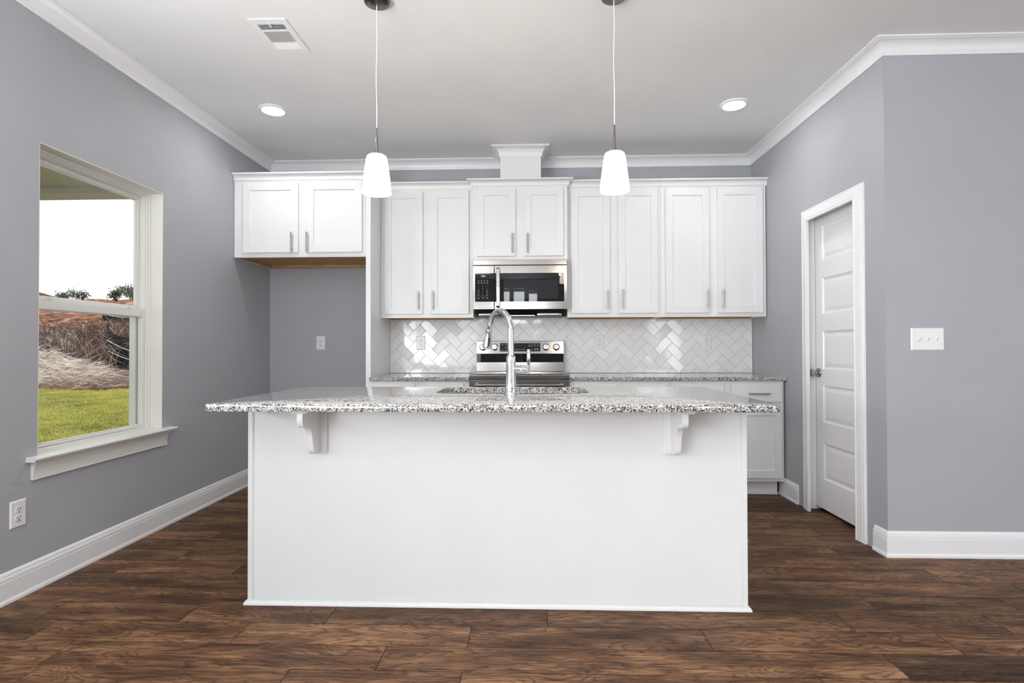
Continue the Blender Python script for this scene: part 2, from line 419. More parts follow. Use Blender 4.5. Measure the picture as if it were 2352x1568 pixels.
def lettering(name, txt, size, loc, parent, m, align='CENTER', depth=0.0004, space=1.0):
    # flat lettering that faces the camera side of the kitchen (-y)
    cu = bpy.data.curves.new(name, 'FONT'); cu.body = txt; cu.size = size; cu.align_x = align; cu.align_y = 'CENTER'
    cu.extrude = depth / 2; cu.space_character = space; cu.resolution_u = 2
    t = bpy.data.objects.new('tmp', cu); COL.objects.link(t)
    bpy.context.view_layer.update()
    me = bpy.data.meshes.new_from_object(t.evaluated_get(bpy.context.evaluated_depsgraph_get()))
    bpy.data.objects.remove(t)
    root = parent
    while root.parent is not None: root = root.parent
    me.transform(Matrix.Translation(Vector(loc) - root.location) @ Matrix.Rotation(PI / 2, 4, 'X'))
    me.materials.clear(); me.materials.append(m)
    o = bpy.data.objects.new(name, me); COL.objects.link(o); o.parent = parent
    return o

# ------------------------------------------------------------------ the setting
# floor planks: rows of 158 mm along x
ROW0, PW = 1.911, 0.158
known = {-1: [-0.85, -0.242, 0.983], 0: [-1.765, -0.548, 1.29], 1: [-1.969, -1.157, -0.243, 0.679, 1.591],
         2: [-1.46, -0.85, 0.066, 1.288, 1.897], 3: [0.2, 1.489, 2.09], 4: [-1.1, 0.95, 2.277], 5: [-1.5, 0.4, 1.99],
         6: [-1.9, -0.6, 0.8, 2.5], 7: [-1.45, 0.1, 1.678], 8: [-1.9, -0.4, 1.285], 9: [-1.35, 0.3, 1.75],
         10: [-1.8, -0.9, 1.522], 11: [-1.3, 0.4, 1.619], 12: [-1.7, 0.9], 13: [-1.2, 1.3]}
tone_known = {(0, 1.29): 0.24, (1, -1.157): 0.66, (1, 0.679): 0.60, (1, 1.591): 0.62, (1, -0.243): 0.44, (2, 1.288): 0.46, (2, -1.46): 0.55,
              (2, -0.85): 0.42, (2, 0.066): 0.44, (3, 0.2): 0.27, (3, 1.489): 0.33, (3, 2.09): 0.42, (5, 1.99): 0.56, (4, 0.95): 0.46, (5, 0.4): 0.46,
              (0, -0.548): 0.60, (0, -1.765): 0.58, (-1, -0.85): 0.62, (-1, -0.242): 0.60, (-1, 0.983): 0.56, (8, 1.285): 0.50,
              (1, -1.969): 0.52, (7, 1.678): 0.30, (12, 0.9): 0.26, (13, 1.3): 0.25, (10, 1.522): 0.36}
g = G(); tints = []
rf = random.Random(3)
k = -41
while True:
    y0 = ROW0 + k * PW; y1 = y0 + PW
    if y0 > YB + 0.02: break
    xs = sorted(known.get(k, []))
    seq = list(xs)
    x = xs[0] if xs else XL - 0.3 + rf.random() * 1.2
    if not xs: seq = [x]
    while seq[0] > XL - 0.05: seq.insert(0, seq[0] - rf.choice([0.61, 0.9, 1.2, 1.5]))
    while seq[-1] < XFAR + 0.05: seq.append(seq[-1] + rf.choice([0.61, 0.9, 1.2, 1.5]))
    for a, b in zip(seq[:-1], seq[1:]):
        tn = tone_known.get((k, round(a, 3)), rf.choice([0.34, 0.40, 0.44, 0.46, 0.50, 0.54]))
        e = 0.0013; zt = 0.0; zb = -0.012; q = 0.0004
        ya, yb = y0 + q, min(y1 - q, YB + 0.03)
        xa, xb = a + q, b - q
        g.add([(xa, ya, zb), (xb, ya, zb), (xb, yb, zb), (xa, yb, zb), (xa, ya, zt - e), (xb, ya, zt - e), (xb, yb, zt - e), (xa, yb, zt - e),
               (xa + e, ya + e, zt), (xb - e, ya + e, zt), (xb - e, yb - e, zt), (xa + e, yb - e, zt)],
              [(0, 1, 5, 4), (1, 2, 6, 5), (2, 3, 7, 6), (3, 0, 4, 7), (4, 5, 9, 8), (5, 6, 10, 9), (6, 7, 11, 10), (7, 4, 8, 11), (8, 9, 10, 11)])
        t = (tn, rf.random(), rf.random()); dk = (tn * 0.42, t[1], t[2])
        tints += [dk] * 8 + [t]
    k += 1
g.box(XL - 0.2, XFAR + 0.2, YREAR - 0.2, YB + 0.2, -0.05, -0.011); tints += [(0.06, 0.5, 0.5)] * 6
structure('floor', g, M['floor'], 'dark brown wide plank wood floor', 'floor', recalc=False, tints=tints, layer='plank')

structure('ceiling', G().box(XL - 0.2, XFAR + 0.2, YREAR - 0.2, YB + 0.2, ZC, ZC + 0.12), M['ceiling'], 'flat white painted ceiling', 'ceiling')

# left wall with the window opening (and the patio door opening behind the camera)
WY0, WY1, WZ0, WZ1 = 2.512, 3.388, 0.612, 2.115      # kitchen window opening
DY0, DY1, DZ1 = -2.75, -0.35, 2.35
TY0_, TY1_ = 0.55, 1.45                              # added unseen twin opening, lets fill light up to the ceiling
WT = 0.17
g = G()
x0, x1 = XL - WT, XL
g.box(x0, x1, WY1, YB + 0.2, 0, ZC); g.box(x0, x1, WY0, WY1, 0, WZ0); g.box(x0, x1, WY0, WY1, WZ1, ZC)
g.box(x0, x1, DY1, TY0_, 0, ZC); g.box(x0, x1, TY1_, WY0, 0, ZC); g.box(x0, x1, TY0_, TY1_, 0, WZ0); g.box(x0, x1, TY0_, TY1_, WZ1, ZC); g.box(x0, x1, DY0, DY1, DZ1, ZC); g.box(x0, x1, YREAR - 0.2, DY0, 0, ZC); g.box(x0, x1, DY0, DY1, 0, 0.02)
structure('wall_left', g, M['wall'], 'gray painted side wall with the window', 'wall')
structure('wall_back', G().box(XL, XR + 0.3, YB, YB + 0.15, 0, ZC), M['wall'], 'gray painted wall behind the cabinets', 'wall')
# right wall with the pantry door opening
OY0, OY1, OZ1 = 3.205, 3.92, 2.083
PT = 0.115
g = G(); g.box(XR, XR + PT, YR, OY0, 0, ZC); g.box(XR, XR + PT, OY0, OY1, OZ1, ZC); g.box(XR, XR + PT, OY1, YB, 0, ZC)
structure('wall_right', g, M['wall'], 'gray painted side wall with the pantry door', 'wall')
structure('wall_front', G().box(XR + PT, XFAR, YR, YR + PT, 0, ZC), M['wall'], 'gray painted wall facing the room with the switch plate', 'wall')
g = G(); g.box(XFAR, XFAR + 0.15, 1.0, YR + PT, 0, ZC); g.box(XFAR, XFAR + 0.15, YREAR - 0.2, -2.0, 0, ZC)
g.box(XFAR, XFAR + 0.15, -2.0, 1.0, 0, 0.55); g.box(XFAR, XFAR + 0.15, -2.0, 1.0, 2.45, ZC)
structure('wall_far', g, M['wall'], 'gray painted far wall of the living area', 'wall')
g = G(); edges = [XL] + [e for w in REAR_WINDOWS for e in w[:2]] + [XFAR]
for i in range(0, len(edges), 2): g.box(edges[i], edges[i + 1], YREAR - 0.15, YREAR, 0, ZC)
for a, b, c, d, p in REAR_WINDOWS:
    g.box(a, b, YREAR - 0.15, YREAR, 0, c); g.box(a, b, YREAR - 0.15, YREAR, d, ZC)
structure('wall_rear', g, M['wall'], 'gray painted wall at the rear of the room', 'wall')
# pantry closet behind the door
g = G(); g.box(XR + PT + 0.9, XR + PT + 1.0, YR + PT, YB + 0.15, 0, ZC); g.box(XR + 0.3, XR + PT + 0.9, YB, YB + 0.15, 0, ZC)
structure('wall_pantry', g, M['wall'], 'gray wall inside the pantry', 'wall')

# crown moulding
CROWN = [(0.0005, -0.080), (0.008, -0.080), (0.010, -0.072)]
for i in range(9):
    t = i / 8 * PI / 2
    CROWN.append((0.010 + 0.047 * (1 - math.cos(t)), -0.072 + 0.058 * math.sin(t)))
CROWN += [(0.060, -0.011), (0.070, -0.010), (0.070, -0.0005), (0.0005, -0.0005)]
CHX0, CHX1, CHY = -0.247, 0.089, 4.514       # duct chase above the microwave cabinet
structure('trim_1', G().sweep(CROWN, [(XFAR, YR, ZC), (XR, YR, ZC), (XR, YB, ZC), (CHX1 + 0.001, YB, ZC)]), M['trim'],
          'white crown moulding around the outer corner by the pantry door', 'crown moulding', smooth=35)
structure('trim_2', G().sweep(CROWN, [(CHX0 - 0.001, YB, ZC), (XL, YB, ZC), (XL, YREAR, ZC)]), M['trim'],
          'white crown moulding along the window wall and back wall', 'crown moulding', smooth=35)
# baseboards
BASE = [(0.0005, 0.0), (0.019, 0.0), (0.019, 0.012), (0.0155, 0.020), (0.0145, 0.024), (0.0145, 0.097), (0.0105, 0.099), (0.0105, 0.103), (0.0140, 0.105),
        (0.0125, 0.116), (0.0070, 0.1185), (0.0070, 0.1220), (0.0095, 0.124), (0.0060, 0.134), (0.0005, 0.138)]
CASW = 0.084
structure('baseboard_left', G().sweep(BASE, [(XL, YB, 0), (XL, DY1 + 0.09, 0)]), M['trim'], 'white baseboard under the window wall', 'baseboard')
structure('baseboard_right', G().sweep(BASE, [(XR, OY1 + CASW - 0.004, 0), (XR, 4.29, 0)]), M['trim'], 'short white baseboard between pantry door and base cabinet', 'baseboard')
structure('baseboard_front', G().sweep(BASE, [(XFAR, YR, 0), (XR, YR, 0), (XR, OY0 - CASW + 0.012, 0)]), M['trim'], 'white baseboard wrapping the outer wall corner', 'baseboard')
structure('baseboard_back', G().sweep(BASE, [(-1.30, YB, 0), (XL + 0.02, YB, 0)]), M['trim'], 'white baseboard at the back of the fridge alcove', 'baseboard')

# kitchen window in the left wall
win = thing('window_1', (XL, (WY0 + WY1) / 2, WZ0), 'white double hung window with view of lawn and clay bank', 'window', kind='structure')
g = G()   # returns lining the opening
g.box(XL - 0.085, XL - 0.0005, WY0, WY0 + 0.004, WZ0, WZ1); g.box(XL - 0.085, XL - 0.0005, WY1 - 0.004, WY1, WZ0, WZ1)
g.box(XL - 0.085, XL - 0.0005, WY0, WY1, WZ1 - 0.004, WZ1)
obj('window_return', g, M['return'], win)
def ring_x(g, x0, x1, y0, y1, z0, z1, w, wb=None):
    wb = w if wb is None else wb
    g.box(x0, x1, y0, y0 + w, z0, z1); g.box(x0, x1, y1 - w, y1, z0, z1)
    g.box(x0, x1, y0 + w, y1 - w, z1 - w, z1); g.box(x0, x1, y0 + w, y1 - w, z0, z0 + wb)
xf = XL - 0.075
g = G()
ring_x(g, xf - 0.010, xf, WY0 + 0.003, WY1 - 0.003, WZ0 + 0.012, WZ1 - 0.003, 0.012)
ring_x(g, xf - 0.022, xf - 0.010, WY0 + 0.003, WY1 - 0.003, WZ0 + 0.008, WZ1 - 0.003, 0.020)
ring_x(g, xf - 0.095, xf - 0.022, WY0 + 0.003, WY1 - 0.003, WZ0 + 0.005, WZ1 - 0.003, 0.026)
obj('window_frame', g, M['winwhite'], win, bev=0.0015)
ZM = 1.36
def sash(name, x0, x1, y0, y1, z0, z1, w, wt, wb):
    g = G(); g.box(x0, x1, y0, y0 + w, z0, z1); g.box(x0, x1, y1 - w, y1, z0, z1)
    g.box(x0, x1, y0 + w, y1 - w, z1 - wt, z1); g.box(x0, x1, y0 + w, y1 - w, z0, z0 + wb)
    xm = (x0 + x1) / 2   # inner glazing bead
    e = 0.006
    for a, b, c, d in ((y0 + w, y0 + w + e, z0 + wb, z1 - wt), (y1 - w - e, y1 - w, z0 + wb, z1 - wt), (y0 + w, y1 - w, z1 - wt - e, z1 - wt), (y0 + w, y1 - w, z0 + wb, z0 + wb + e)):
        g.box(x0 + 0.004, x1 - 0.007, a, b, c, d)
    s = obj(name, g, M['winwhite'], win, bev=0.0015)
    obj('pane', G().box(xm - 0.002, xm + 0.002, y0 + w, y1 - w, z0 + wb, z1 - wt), M['pane'], s, label='clear glass pane')
    return s
ya, yb = WY0 + 0.029, WY1 - 0.029
sash('upper_sash', xf - 0.082, xf - 0.054, ya, yb, ZM + 0.002, WZ1 - 0.029, 0.018, 0.022, 0.030)
obj('screen_track', G().box(xf - 0.094, xf - 0.056, yb - 0.033, yb - 0.0005, WZ0 + 0.031, ZM).box(xf - 0.094, xf - 0.056, ya + 0.0005, ya + 0.033, WZ0 + 0.031, ZM), M['winwhite'], win)
low = sash('lower_sash', xf - 0.050, xf - 0.022, ya, yb, WZ0 + 0.012, ZM + 0.012, 0.020, 0.044, 0.030)
for yy in (ya + 0.14, yb - 0.14):
    g = G().box(xf - 0.046, xf - 0.020, yy - 0.022, yy + 0.022, ZM + 0.012, ZM + 0.018); g.box(xf - 0.034, xf - 0.018, yy - 0.006, yy + 0.020, ZM + 0.018, ZM + 0.026)
    obj('sash_lock', g, M['winwhite'], win, bev=0.001)
# stool and apron
SZ = WZ0 + 0.014
stool = [(xf + 0.0, SZ - 0.022), (XL + 0.040, SZ - 0.022), (XL + 0.048, SZ - 0.015), (XL + 0.050, SZ - 0.008), (XL + 0.046, SZ - 0.001), (XL + 0.040, SZ), (xf + 0.0, SZ)]
g = G()
g.box(xf, XL, WY0 + 0.003, WY1 - 0.003, SZ - 0.013, SZ)
g.add([(XL + 0.0005 if p[0] < XL else p[0], 2.452, p[1]) for p in stool] + [(XL + 0.0005 if p[0] < XL else p[0], 3.470, p[1]) for p in stool],
      [tuple(range(6, -1, -1)), tuple(range(7, 14))] + [(i, (i + 1) % 7, 7 + (i + 1) % 7, 7 + i) for i in range(7)])
obj('window_sill', g, M['winwhite'], win, smooth=40)
AP = [(0.0005, 0.0), (0.014, 0.0), (0.015, 0.004), (0.013, 0.010), (0.011, 0.0105), (0.011, 0.012), (0.013, 0.013), (0.013, 0.026), (0.011, 0.0265), (0.011, 0.028)]
for i in range(7):
    t = i / 6; AP.append((0.013 + 0.020 * t * t, 0.029 + 0.057 * t))
AP += [(0.0005, 0.086)]
obj('apron', G().sweep(AP, [(XL, 3.418, SZ - 0.109), (XL, 2.478, SZ - 0.109)]), M['winwhite'], win, smooth=35)

# windows behind the camera: frames and panes, seen only in reflections
def big_window(name, label, axis, c, a0, a1, z0, z1, muntin):
    w = thing(name, (c, a0, z0) if axis == 'x' else (a0, c, z0), label, 'window', kind='structure')
    def bx(g, u0, u1, t0, t1, v0, v1):
        return g.box(t0, t1, u0, u1, v0, v1) if axis == 'x' else g.box(u0, u1, t0, t1, v0, v1)
    g = G(); f = 0.05 if a1 - a0 > 0.4 else 0.012
    bx(g, a0, a0 + f, c - 0.03, c + 0.03, z0, z1); bx(g, a1 - f, a1, c - 0.03, c + 0.03, z0, z1)
    bx(g, a0, a1, c - 0.03, c + 0.03, z0, z0 + f); bx(g, a0, a1, c - 0.03, c + 0.03, z1 - f, z1)
    if muntin == 'h': bx(g, a0, a1, c - 0.03, c + 0.03, (z0 + z1) / 2 - 0.03, (z0 + z1) / 2 + 0.03)
    elif muntin == 'v': bx(g, (a0 + a1) / 2 - 0.04, (a0 + a1) / 2 + 0.04, c - 0.03, c + 0.03, z0, z1)
    fr = obj('window_frame', g, M['winwhite'], w)
    g = G(); bx(g, a0 + f, a1 - f, c - 0.002, c + 0.002, z0 + f, z1 - f); obj('pane', g, M['pane'], fr)
for i, (a, b, c, d, p) in enumerate(REAR_WINDOWS):
    big_window('window_%d' % (i + 2), ['rear window nearest the window wall', 'narrow high rear window, first of three', 'widest high rear window of three', 'narrow high rear window, last of three', 'rear window on the living room side'][i], 'y', YREAR - 0.02, a, b, c, d, 'h' if i in (0, 4) else '')
big_window('window_9', 'added unseen twin of the kitchen window for ceiling fill light', 'x', XL - 0.05, TY0_, TY1_, WZ0, WZ1, 'v')  # added window, frames the opening of the ceiling fill
big_window('window_7', 'glazed patio opening in the left wall behind the camera', 'x', XL - 0.05, DY0, DY1, 0.02, DZ1, 'v')
big_window('window_8', 'added unseen window in the far wall for fill light', 'x', XFAR + 0.05, -2.0, 1.0, 0.55, 2.45, 'v')  # added window, frames the fill lamp of the far wall

# pantry door
door = thing('door_1', (XR, OY0, 0), 'white five panel pantry door closed in its white casing', 'door', kind='structure')
CAS = [(0.004, 0.0005), (0.004, 0.009), (0.008, 0.013), (0.014, 0.013), (0.016, 0.011), (0.022, 0.0115), (0.026, 0.014), (0.052, 0.017), (0.066, 0.019), (0.068, 0.017), (0.074, 0.017), (0.076, 0.021), (CASW - 0.001, 0.021), (CASW, 0.019), (CASW, 0.0005)]
# path in the wall plane; the plane's normal points into the room (-x); travel so that 'left' is outwards
obj('door_casing', G().sweep(CAS, [(XR, OY0, 0), (XR, OY0, OZ1), (XR, OY1, OZ1), (XR, OY1, 0)], normal=(-1, 0, 0)), M['trim'], door)
XS = XR + 0.076       # room face of the slab
g = G()
jb = 0.006
g.box(XR, XR + PT, OY0, OY0 + jb, 0, OZ1); g.box(XR, XR + PT, OY1 - jb, OY1, 0, OZ1); g.box(XR, XR + PT, OY0, OY1, OZ1 - jb, OZ1)
g.box(XR + 0.034, XS - 0.002, OY0, OY0 + 0.017, 0, OZ1); g.box(XR + 0.034, XS - 0.002, OY1 - 0.017, OY1, 0, OZ1); g.box(XR + 0.034, XS - 0.002, OY0 + 0.017, OY1 - 0.017, OZ1 - 0.017, OZ1)
obj('door_jamb', g, M['trim'], door, bev=0.001)
def panel_slab(x, ya, yb, za, zb, pan, th):
    # front face at x looking to -x, with raised panels pan = (y0, y1, z0, z1)
    g = G(); g.add([(x, ya, za), (x + th, ya, za), (x + th, yb, za), (x, yb, za), (x, ya, zb), (x + th, ya, zb), (x + th, yb, zb), (x, yb, zb)],
                   [(0, 1, 2, 3), (4, 7, 6, 5), (0, 4, 5, 1), (3, 2, 6, 7), (1, 5, 6, 2)])
    py0, py1 = pan[0][0], pan[0][1]
    def q(y0, y1, z0, z1): g.add([(x, y0, z0), (x, y1, z0), (x, y1, z1), (x, y0, z1)], [(0, 3, 2, 1)])
    q(ya, py0, za, zb); q(py1, yb, za, zb)
    zs = [za] + [z for p in pan for z in (p[2], p[3])] + [zb]
    for i in range(0, len(zs), 2): q(py0, py1, zs[i], zs[i + 1])
    for y0, y1, z0, z1 in pan:
        rings = [(0, 0), (0.004, 0.006), (0.014, 0.010), (0.018, 0.010), (0.040, 0.004)]
        vs = []
        for ins, dp in rings: vs += [(x + dp, y0 + ins, z0 + ins), (x + dp, y1 - ins, z0 + ins), (x + dp, y1 - ins, z1 - ins), (x + dp, y0 + ins, z1 - ins)]
        fs = []
        for r in range(len(rings) - 1):
            for k in range(4): fs.append((r * 4 + k, r * 4 + (k + 1) % 4, r * 4 + 4 + (k + 1) % 4, r * 4 + 4 + k))
        fs.append(tuple((len(rings) - 1) * 4 + k for k in range(4))); g.add(vs, fs)
    return g
pz = [(0.226, 0.473), (0.614, 0.867), (0.978, 1.239), (1.356, 1.602), (1.727, 1.964)]
slab = obj('door_slab', panel_slab(XS, OY0 + 0.009, OY1 - 0.009, 0.024, OZ1 - 0.009, [(OY0 + 0.11, OY1 - 0.108, a, b) for a, b in pz], 0.035), M['trim'], door)
ky, kz = OY1 - 0.058, 0.950
g = G().lathe([(0.0, 0.0), (0.033, 0.0), (0.033, 0.004), (0.030, 0.009), (0.016, 0.012), (0.012, 0.016), (0.0115, 0.034), (0.014, 0.038), (0.024, 0.042), (0.0275, 0.050), (0.0265, 0.058), (0.020, 0.064), (0.008, 0.0665), (0.0, 0.067)], (XS - 0.0005, ky, kz), (-1, 0, 0))
obj('door_knob', g, M['knobmetal'], slab, smooth=40, label='satin nickel round knob')

# ------------------------------------------------------------------ cabinets
PULL = 0.158
def pull(parent, x, z, yface, vertical=True, L=PULL):
    g = G()
    c = yface - 0.030
    if vertical:
        g.tube([(x, c, z - L / 2), (x, c, z + L / 2)], 0.006, 14)
        for s in (-1, 1): g.tube([(x, yface + 0.0005, z + s * L * 0.33), (x, c, z + s * L * 0.33)], 0.0042, 10)
    else:
        g.tube([(x - L / 2, c, z), (x + L / 2, c, z)], 0.006, 14)
        for s in (-1, 1): g.tube([(x + s * L * 0.33, yface + 0.0005, z), (x + s * L * 0.33, c, z)], 0.0042, 10)
    return obj('handle', g, M['nickel'], parent, smooth=50, label='satin nickel bar pull')
def shaker(x0, x1, z0, z1, yf, fw=0.057, th=0.019, rec=0.009):
    g = G(); yb = yf + th; b = 0.0015
    R = [(0, yb, 0), (0, yf + b, 0), (b, yf, b), (fw, yf, fw), (fw + 0.002, yf + rec, fw + 0.002)]
    vs = []
    for i, y, _ in R: vs += [(x0 + i, y, z0 + i), (x1 - i, y, z0 + i), (x1 - i, y, z1 - i), (x0 + i, y, z1 - i)]
    fs = [(3, 2, 1, 0)]
    for r in range(len(R) - 1):
        for k in range(4): fs.append((r * 4 + k, r * 4 + (k + 1) % 4, r * 4 + 4 + (k + 1) % 4, r * 4 + 4 + k))
    n = (len(R) - 1) * 4; fs.append((n, n + 1, n + 2, n + 3)); return g.add(vs, fs)
def frame_box(g, x0, x1, yf, yb, z0, z1, doors, rail, ft=0.019):
    # hollow carcass with face frame: sides, top, back, frame members around the door openings
    t = 0.016
    g.box(x0, x0 + t, yf + ft, yb, z0, z1); g.box(x1 - t, x1, yf + ft, yb, z0, z1); g.box(x0 + t, x1 - t, yf + ft, yb, z1 - t, z1); g.box(x0 + t, x1 - t, yb - 0.008, yb, z0 + 0.03, z1 - t)
    g.box(x0, x1, yf, yf + ft, z0, z1)
CABCROWN = [(0.0, 0.0), (0.006, 0.0), (0.007, 0.005), (0.012, 0.007), (0.013, 0.012)]
for i in range(7):
    t = i / 6 * PI / 2; CABCROWN.append((0.013 + 0.024 * (1 - math.cos(t)), 0.012 + 0.032 * math.sin(t)))
CABCROWN += [(0.040, 0.046), (0.045, 0.048), (0.045, 0.059), (0.0, 0.059)]
ZCT = 2.441
def upper(label, x0, x1, yf, z0, doors, crown_path, group='white wall cabinets over the counter', yb=YB - 0.0112, cleat=True, notch=0.0):
    c = thing('upper_cabinet', ((x0 + x1) / 2, yb, z0), label, 'cabinet', group)
    g = G(); frame_box(g, x0, x1, yf, yb, z0, ZCT + 0.012, doors, 0.03)
    obj('cabinet_body', g, M['cab'], c, bev=0.0012)
    g = G(); t = 0.016
    g.box(x0 + t, x1 - t, yf + 0.019, yb - 0.009, z0 + notch + 0.010, z0 + notch + 0.022)
    g.box(x0 + t, x1 - t, yb - 0.03, yb - 0.009, z0 - 0.001 + notch * 0, z0 + notch + 0.010)
    g.box(x0 + t, x0 + t + 0.02, yf + 0.03, yb - 0.03, z0 + 0.001, z0 + notch + 0.010)
    obj('cabinet_underside', g, M['pine'], c, label='unpainted pine underside with nailing strips')
    for dx0, dx1, dz0, dz1, hx, hz in doors:
        d = obj('cabinet_door', shaker(dx0, dx1, dz0, dz1, yf - 0.0195), M['cab'], c)
        pull(d, hx, hz, yf - 0.0195)
    obj('cabinet_crown', G().sweep(CABCROWN, [(x, y, ZCT) for x, y in crown_path]), M['cab'], c, smooth=40)
    return c
YU = 4.508      # face-frame plane of the 12 inch uppers
YD = 4.204      # face-frame plane of the deep cabinets
YMW = 4.440
ys = 0.0
# fridge cabinet, tall panel to its right
PX0, PX1 = -1.284, -1.246
upper('short deep white wall cabinet over the fridge alcove', XL + 0.003, PX0 - 0.001, YD + 0.012, 1.842,
      [(-2.254, -1.812, 1.876, 2.424, -1.856, 1.951), (-1.748, -1.310, 1.876, 2.424, -1.735, 1.951)],
      [(PX1, YD + 0.25, 0)[:2], (PX1, YD + 0.012), (XL + 0.003, YD + 0.012)], notch=0.014)
pnl = thing('fridge_panel', (PX0, 4.5, 0), 'tall white end panel between fridge alcove and counter', 'panel')
obj('panel_board', G().box(PX0, PX1, YD + 0.012, YB - 0.002, 0.001, ZCT + 0.012), M['cab'], pnl, bev=0.001)
# 30 inch uppers
zu0, du0, du1, hz = 1.377, 1.409, 2.426, 1.5185
upper('tall white wall cabinet left of the microwave', PX1 + 0.0015, -0.4715, YU, zu0,
      [(-1.211, -0.892, du0, du1, -0.925, hz), (-0.827, -0.508, du0, du1, -0.803, hz)], [(-0.4725, YU), (PX1 + 0.0015, YU)])
upper('short white cabinet above the microwave', -0.470, 0.300, YMW, 1.8405,
      [(-0.434, -0.119, 1.872, 2.425, -0.146, 1.972), (-0.051, 0.267, 1.872, 2.425, -0.024, 1.972)],
      [(0.300, YU + 0.02), (0.300, YMW), (-0.470, YMW), (-0.470, YU + 0.02)])
upper('tall white wall cabinet just right of the microwave', 0.3015, 1.065, YU, zu0,
      [(0.335, 0.652, du0, du1, 0.628, hz), (0.719, 1.040, du0, du1, 0.749, hz)], [(1.065, YU), (0.3025, YU)])
upper('tall white wall cabinet nearest the pantry door', 1.0665, 1.914, YU, zu0,
      [(1.103, 1.456, du0, du1, 1.434, hz), (1.520, 1.886, du0, du1, 1.556, hz)], [(XR - 0.001, YU), (1.0665, YU)])
# duct chase with its crown
ch = thing('duct_cover', ((CHX0 + CHX1) / 2, CHY, 2.46), 'white boxed duct cover on the microwave cabinet up to ceiling', 'duct cover')
g = G().box(CHX0, CHX1, CHY, YB - 0.002, ZCT + 0.014, ZC - 0.001)
g.box(CHX0 - 0.001, CHX0 + 0.016, CHY - 0.002, CHY, ZCT + 0.014, ZC - 0.08)
obj('cover_box', g, M['cab'], ch, bev=0.001)
obj('cover_crown', G().sweep(CROWN, [(CHX1, YB - 0.002, ZC), (CHX1, CHY, ZC), (CHX0, CHY, ZC), (CHX0, YB - 0.002, ZC)]), M['trim'], ch, smooth=35)

# base cabinets
CT = 0.905; CB = 0.877
YC0 = 4.166
def base(label, x0, x1, drawers, doors, toe=True):
    c = thing('base_cabinet', ((x0 + x1) / 2, YB, 0), label, 'cabinet', 'white base cabinets on the back wall')
    g = G(); t = 0.016; yb = YB - 0.002; z1 = CB - 0.001
    g.box(x0, x1, YD, YD + 0.019, 0.114, z1); g.box(x0, x0 + t, YD + 0.019, yb, 0.114, z1); g.box(x1 - t, x1, YD + 0.019, yb, 0.114, z1)
    g.box(x0 + t, x1 - t, YD + 0.019, yb, 0.114, 0.13)
    obj('cabinet_body', g, M['cab'], c, bev=0.0012)
    g = G().box(x0, x1 - 0.02, YD + 0.075, YD + 0.09, 0.001, 0.113); g.box(x0, x1 - 0.02, YD + 0.062, YD + 0.075, 0.001, 0.018)
    obj('toe_kick', g, M['cab'], c, bev=0.001)
    for a, b in drawers:
        d = obj('drawer_front', G().box(a, b, YD - 0.0195, YD - 0.0005, 0.717, 0.855), M['cab'], c, bev=0.0015); pull(d, (a + b) / 2 + 0.012, 0.779, YD - 0.0195, False, 0.160)
    for a, b, hx in doors:
        d = obj('cabinet_door', shaker(a, b, 0.142, 0.671, YD - 0.0195), M['cab'], c); pull(d, hx, 0.56, YD - 0.0195)
    return c
base('white base cabinet left of the range', PX1 + 0.0015, -0.473, [(-1.212, -0.897), (-0.833, -0.516)], [(-1.212, -0.890, -0.92), (-0.833, -0.516, -0.80)])
base('white base cabinet just right of the range', 0.297, 1.062, [(0.333, 0.654), (0.707, 1.033)], [(0.333, 0.654, 0.624), (0.707, 1.033, 0.737)])
base('white base cabinet with drawer pull beside the pantry wall', 1.0635, 1.910, [(1.092, 1.459), (1.514, 1.888)], [(1.092, 1.459, 1.43), (1.514, 1.888, 1.544)])
def slab_top(g, x0, x1, y0, y1, z0, z1): return g.box(x0, x1, y0, y1, z0, z1)
c = tag(obj('granite_countertop', slab_top(G(), PX1 + 0.0015, -0.471, YC0, YB - 0.002, CB, CT), M['granite'], bev=0.004), 'short speckled granite countertop left of the range', 'countertop')
c = tag(obj('granite_countertop', slab_top(G(), 0.2945, XR - 0.002, YC0, YB - 0.002, CB, CT), M['granite'], bev=0.004), 'long speckled granite countertop right of the range', 'countertop')

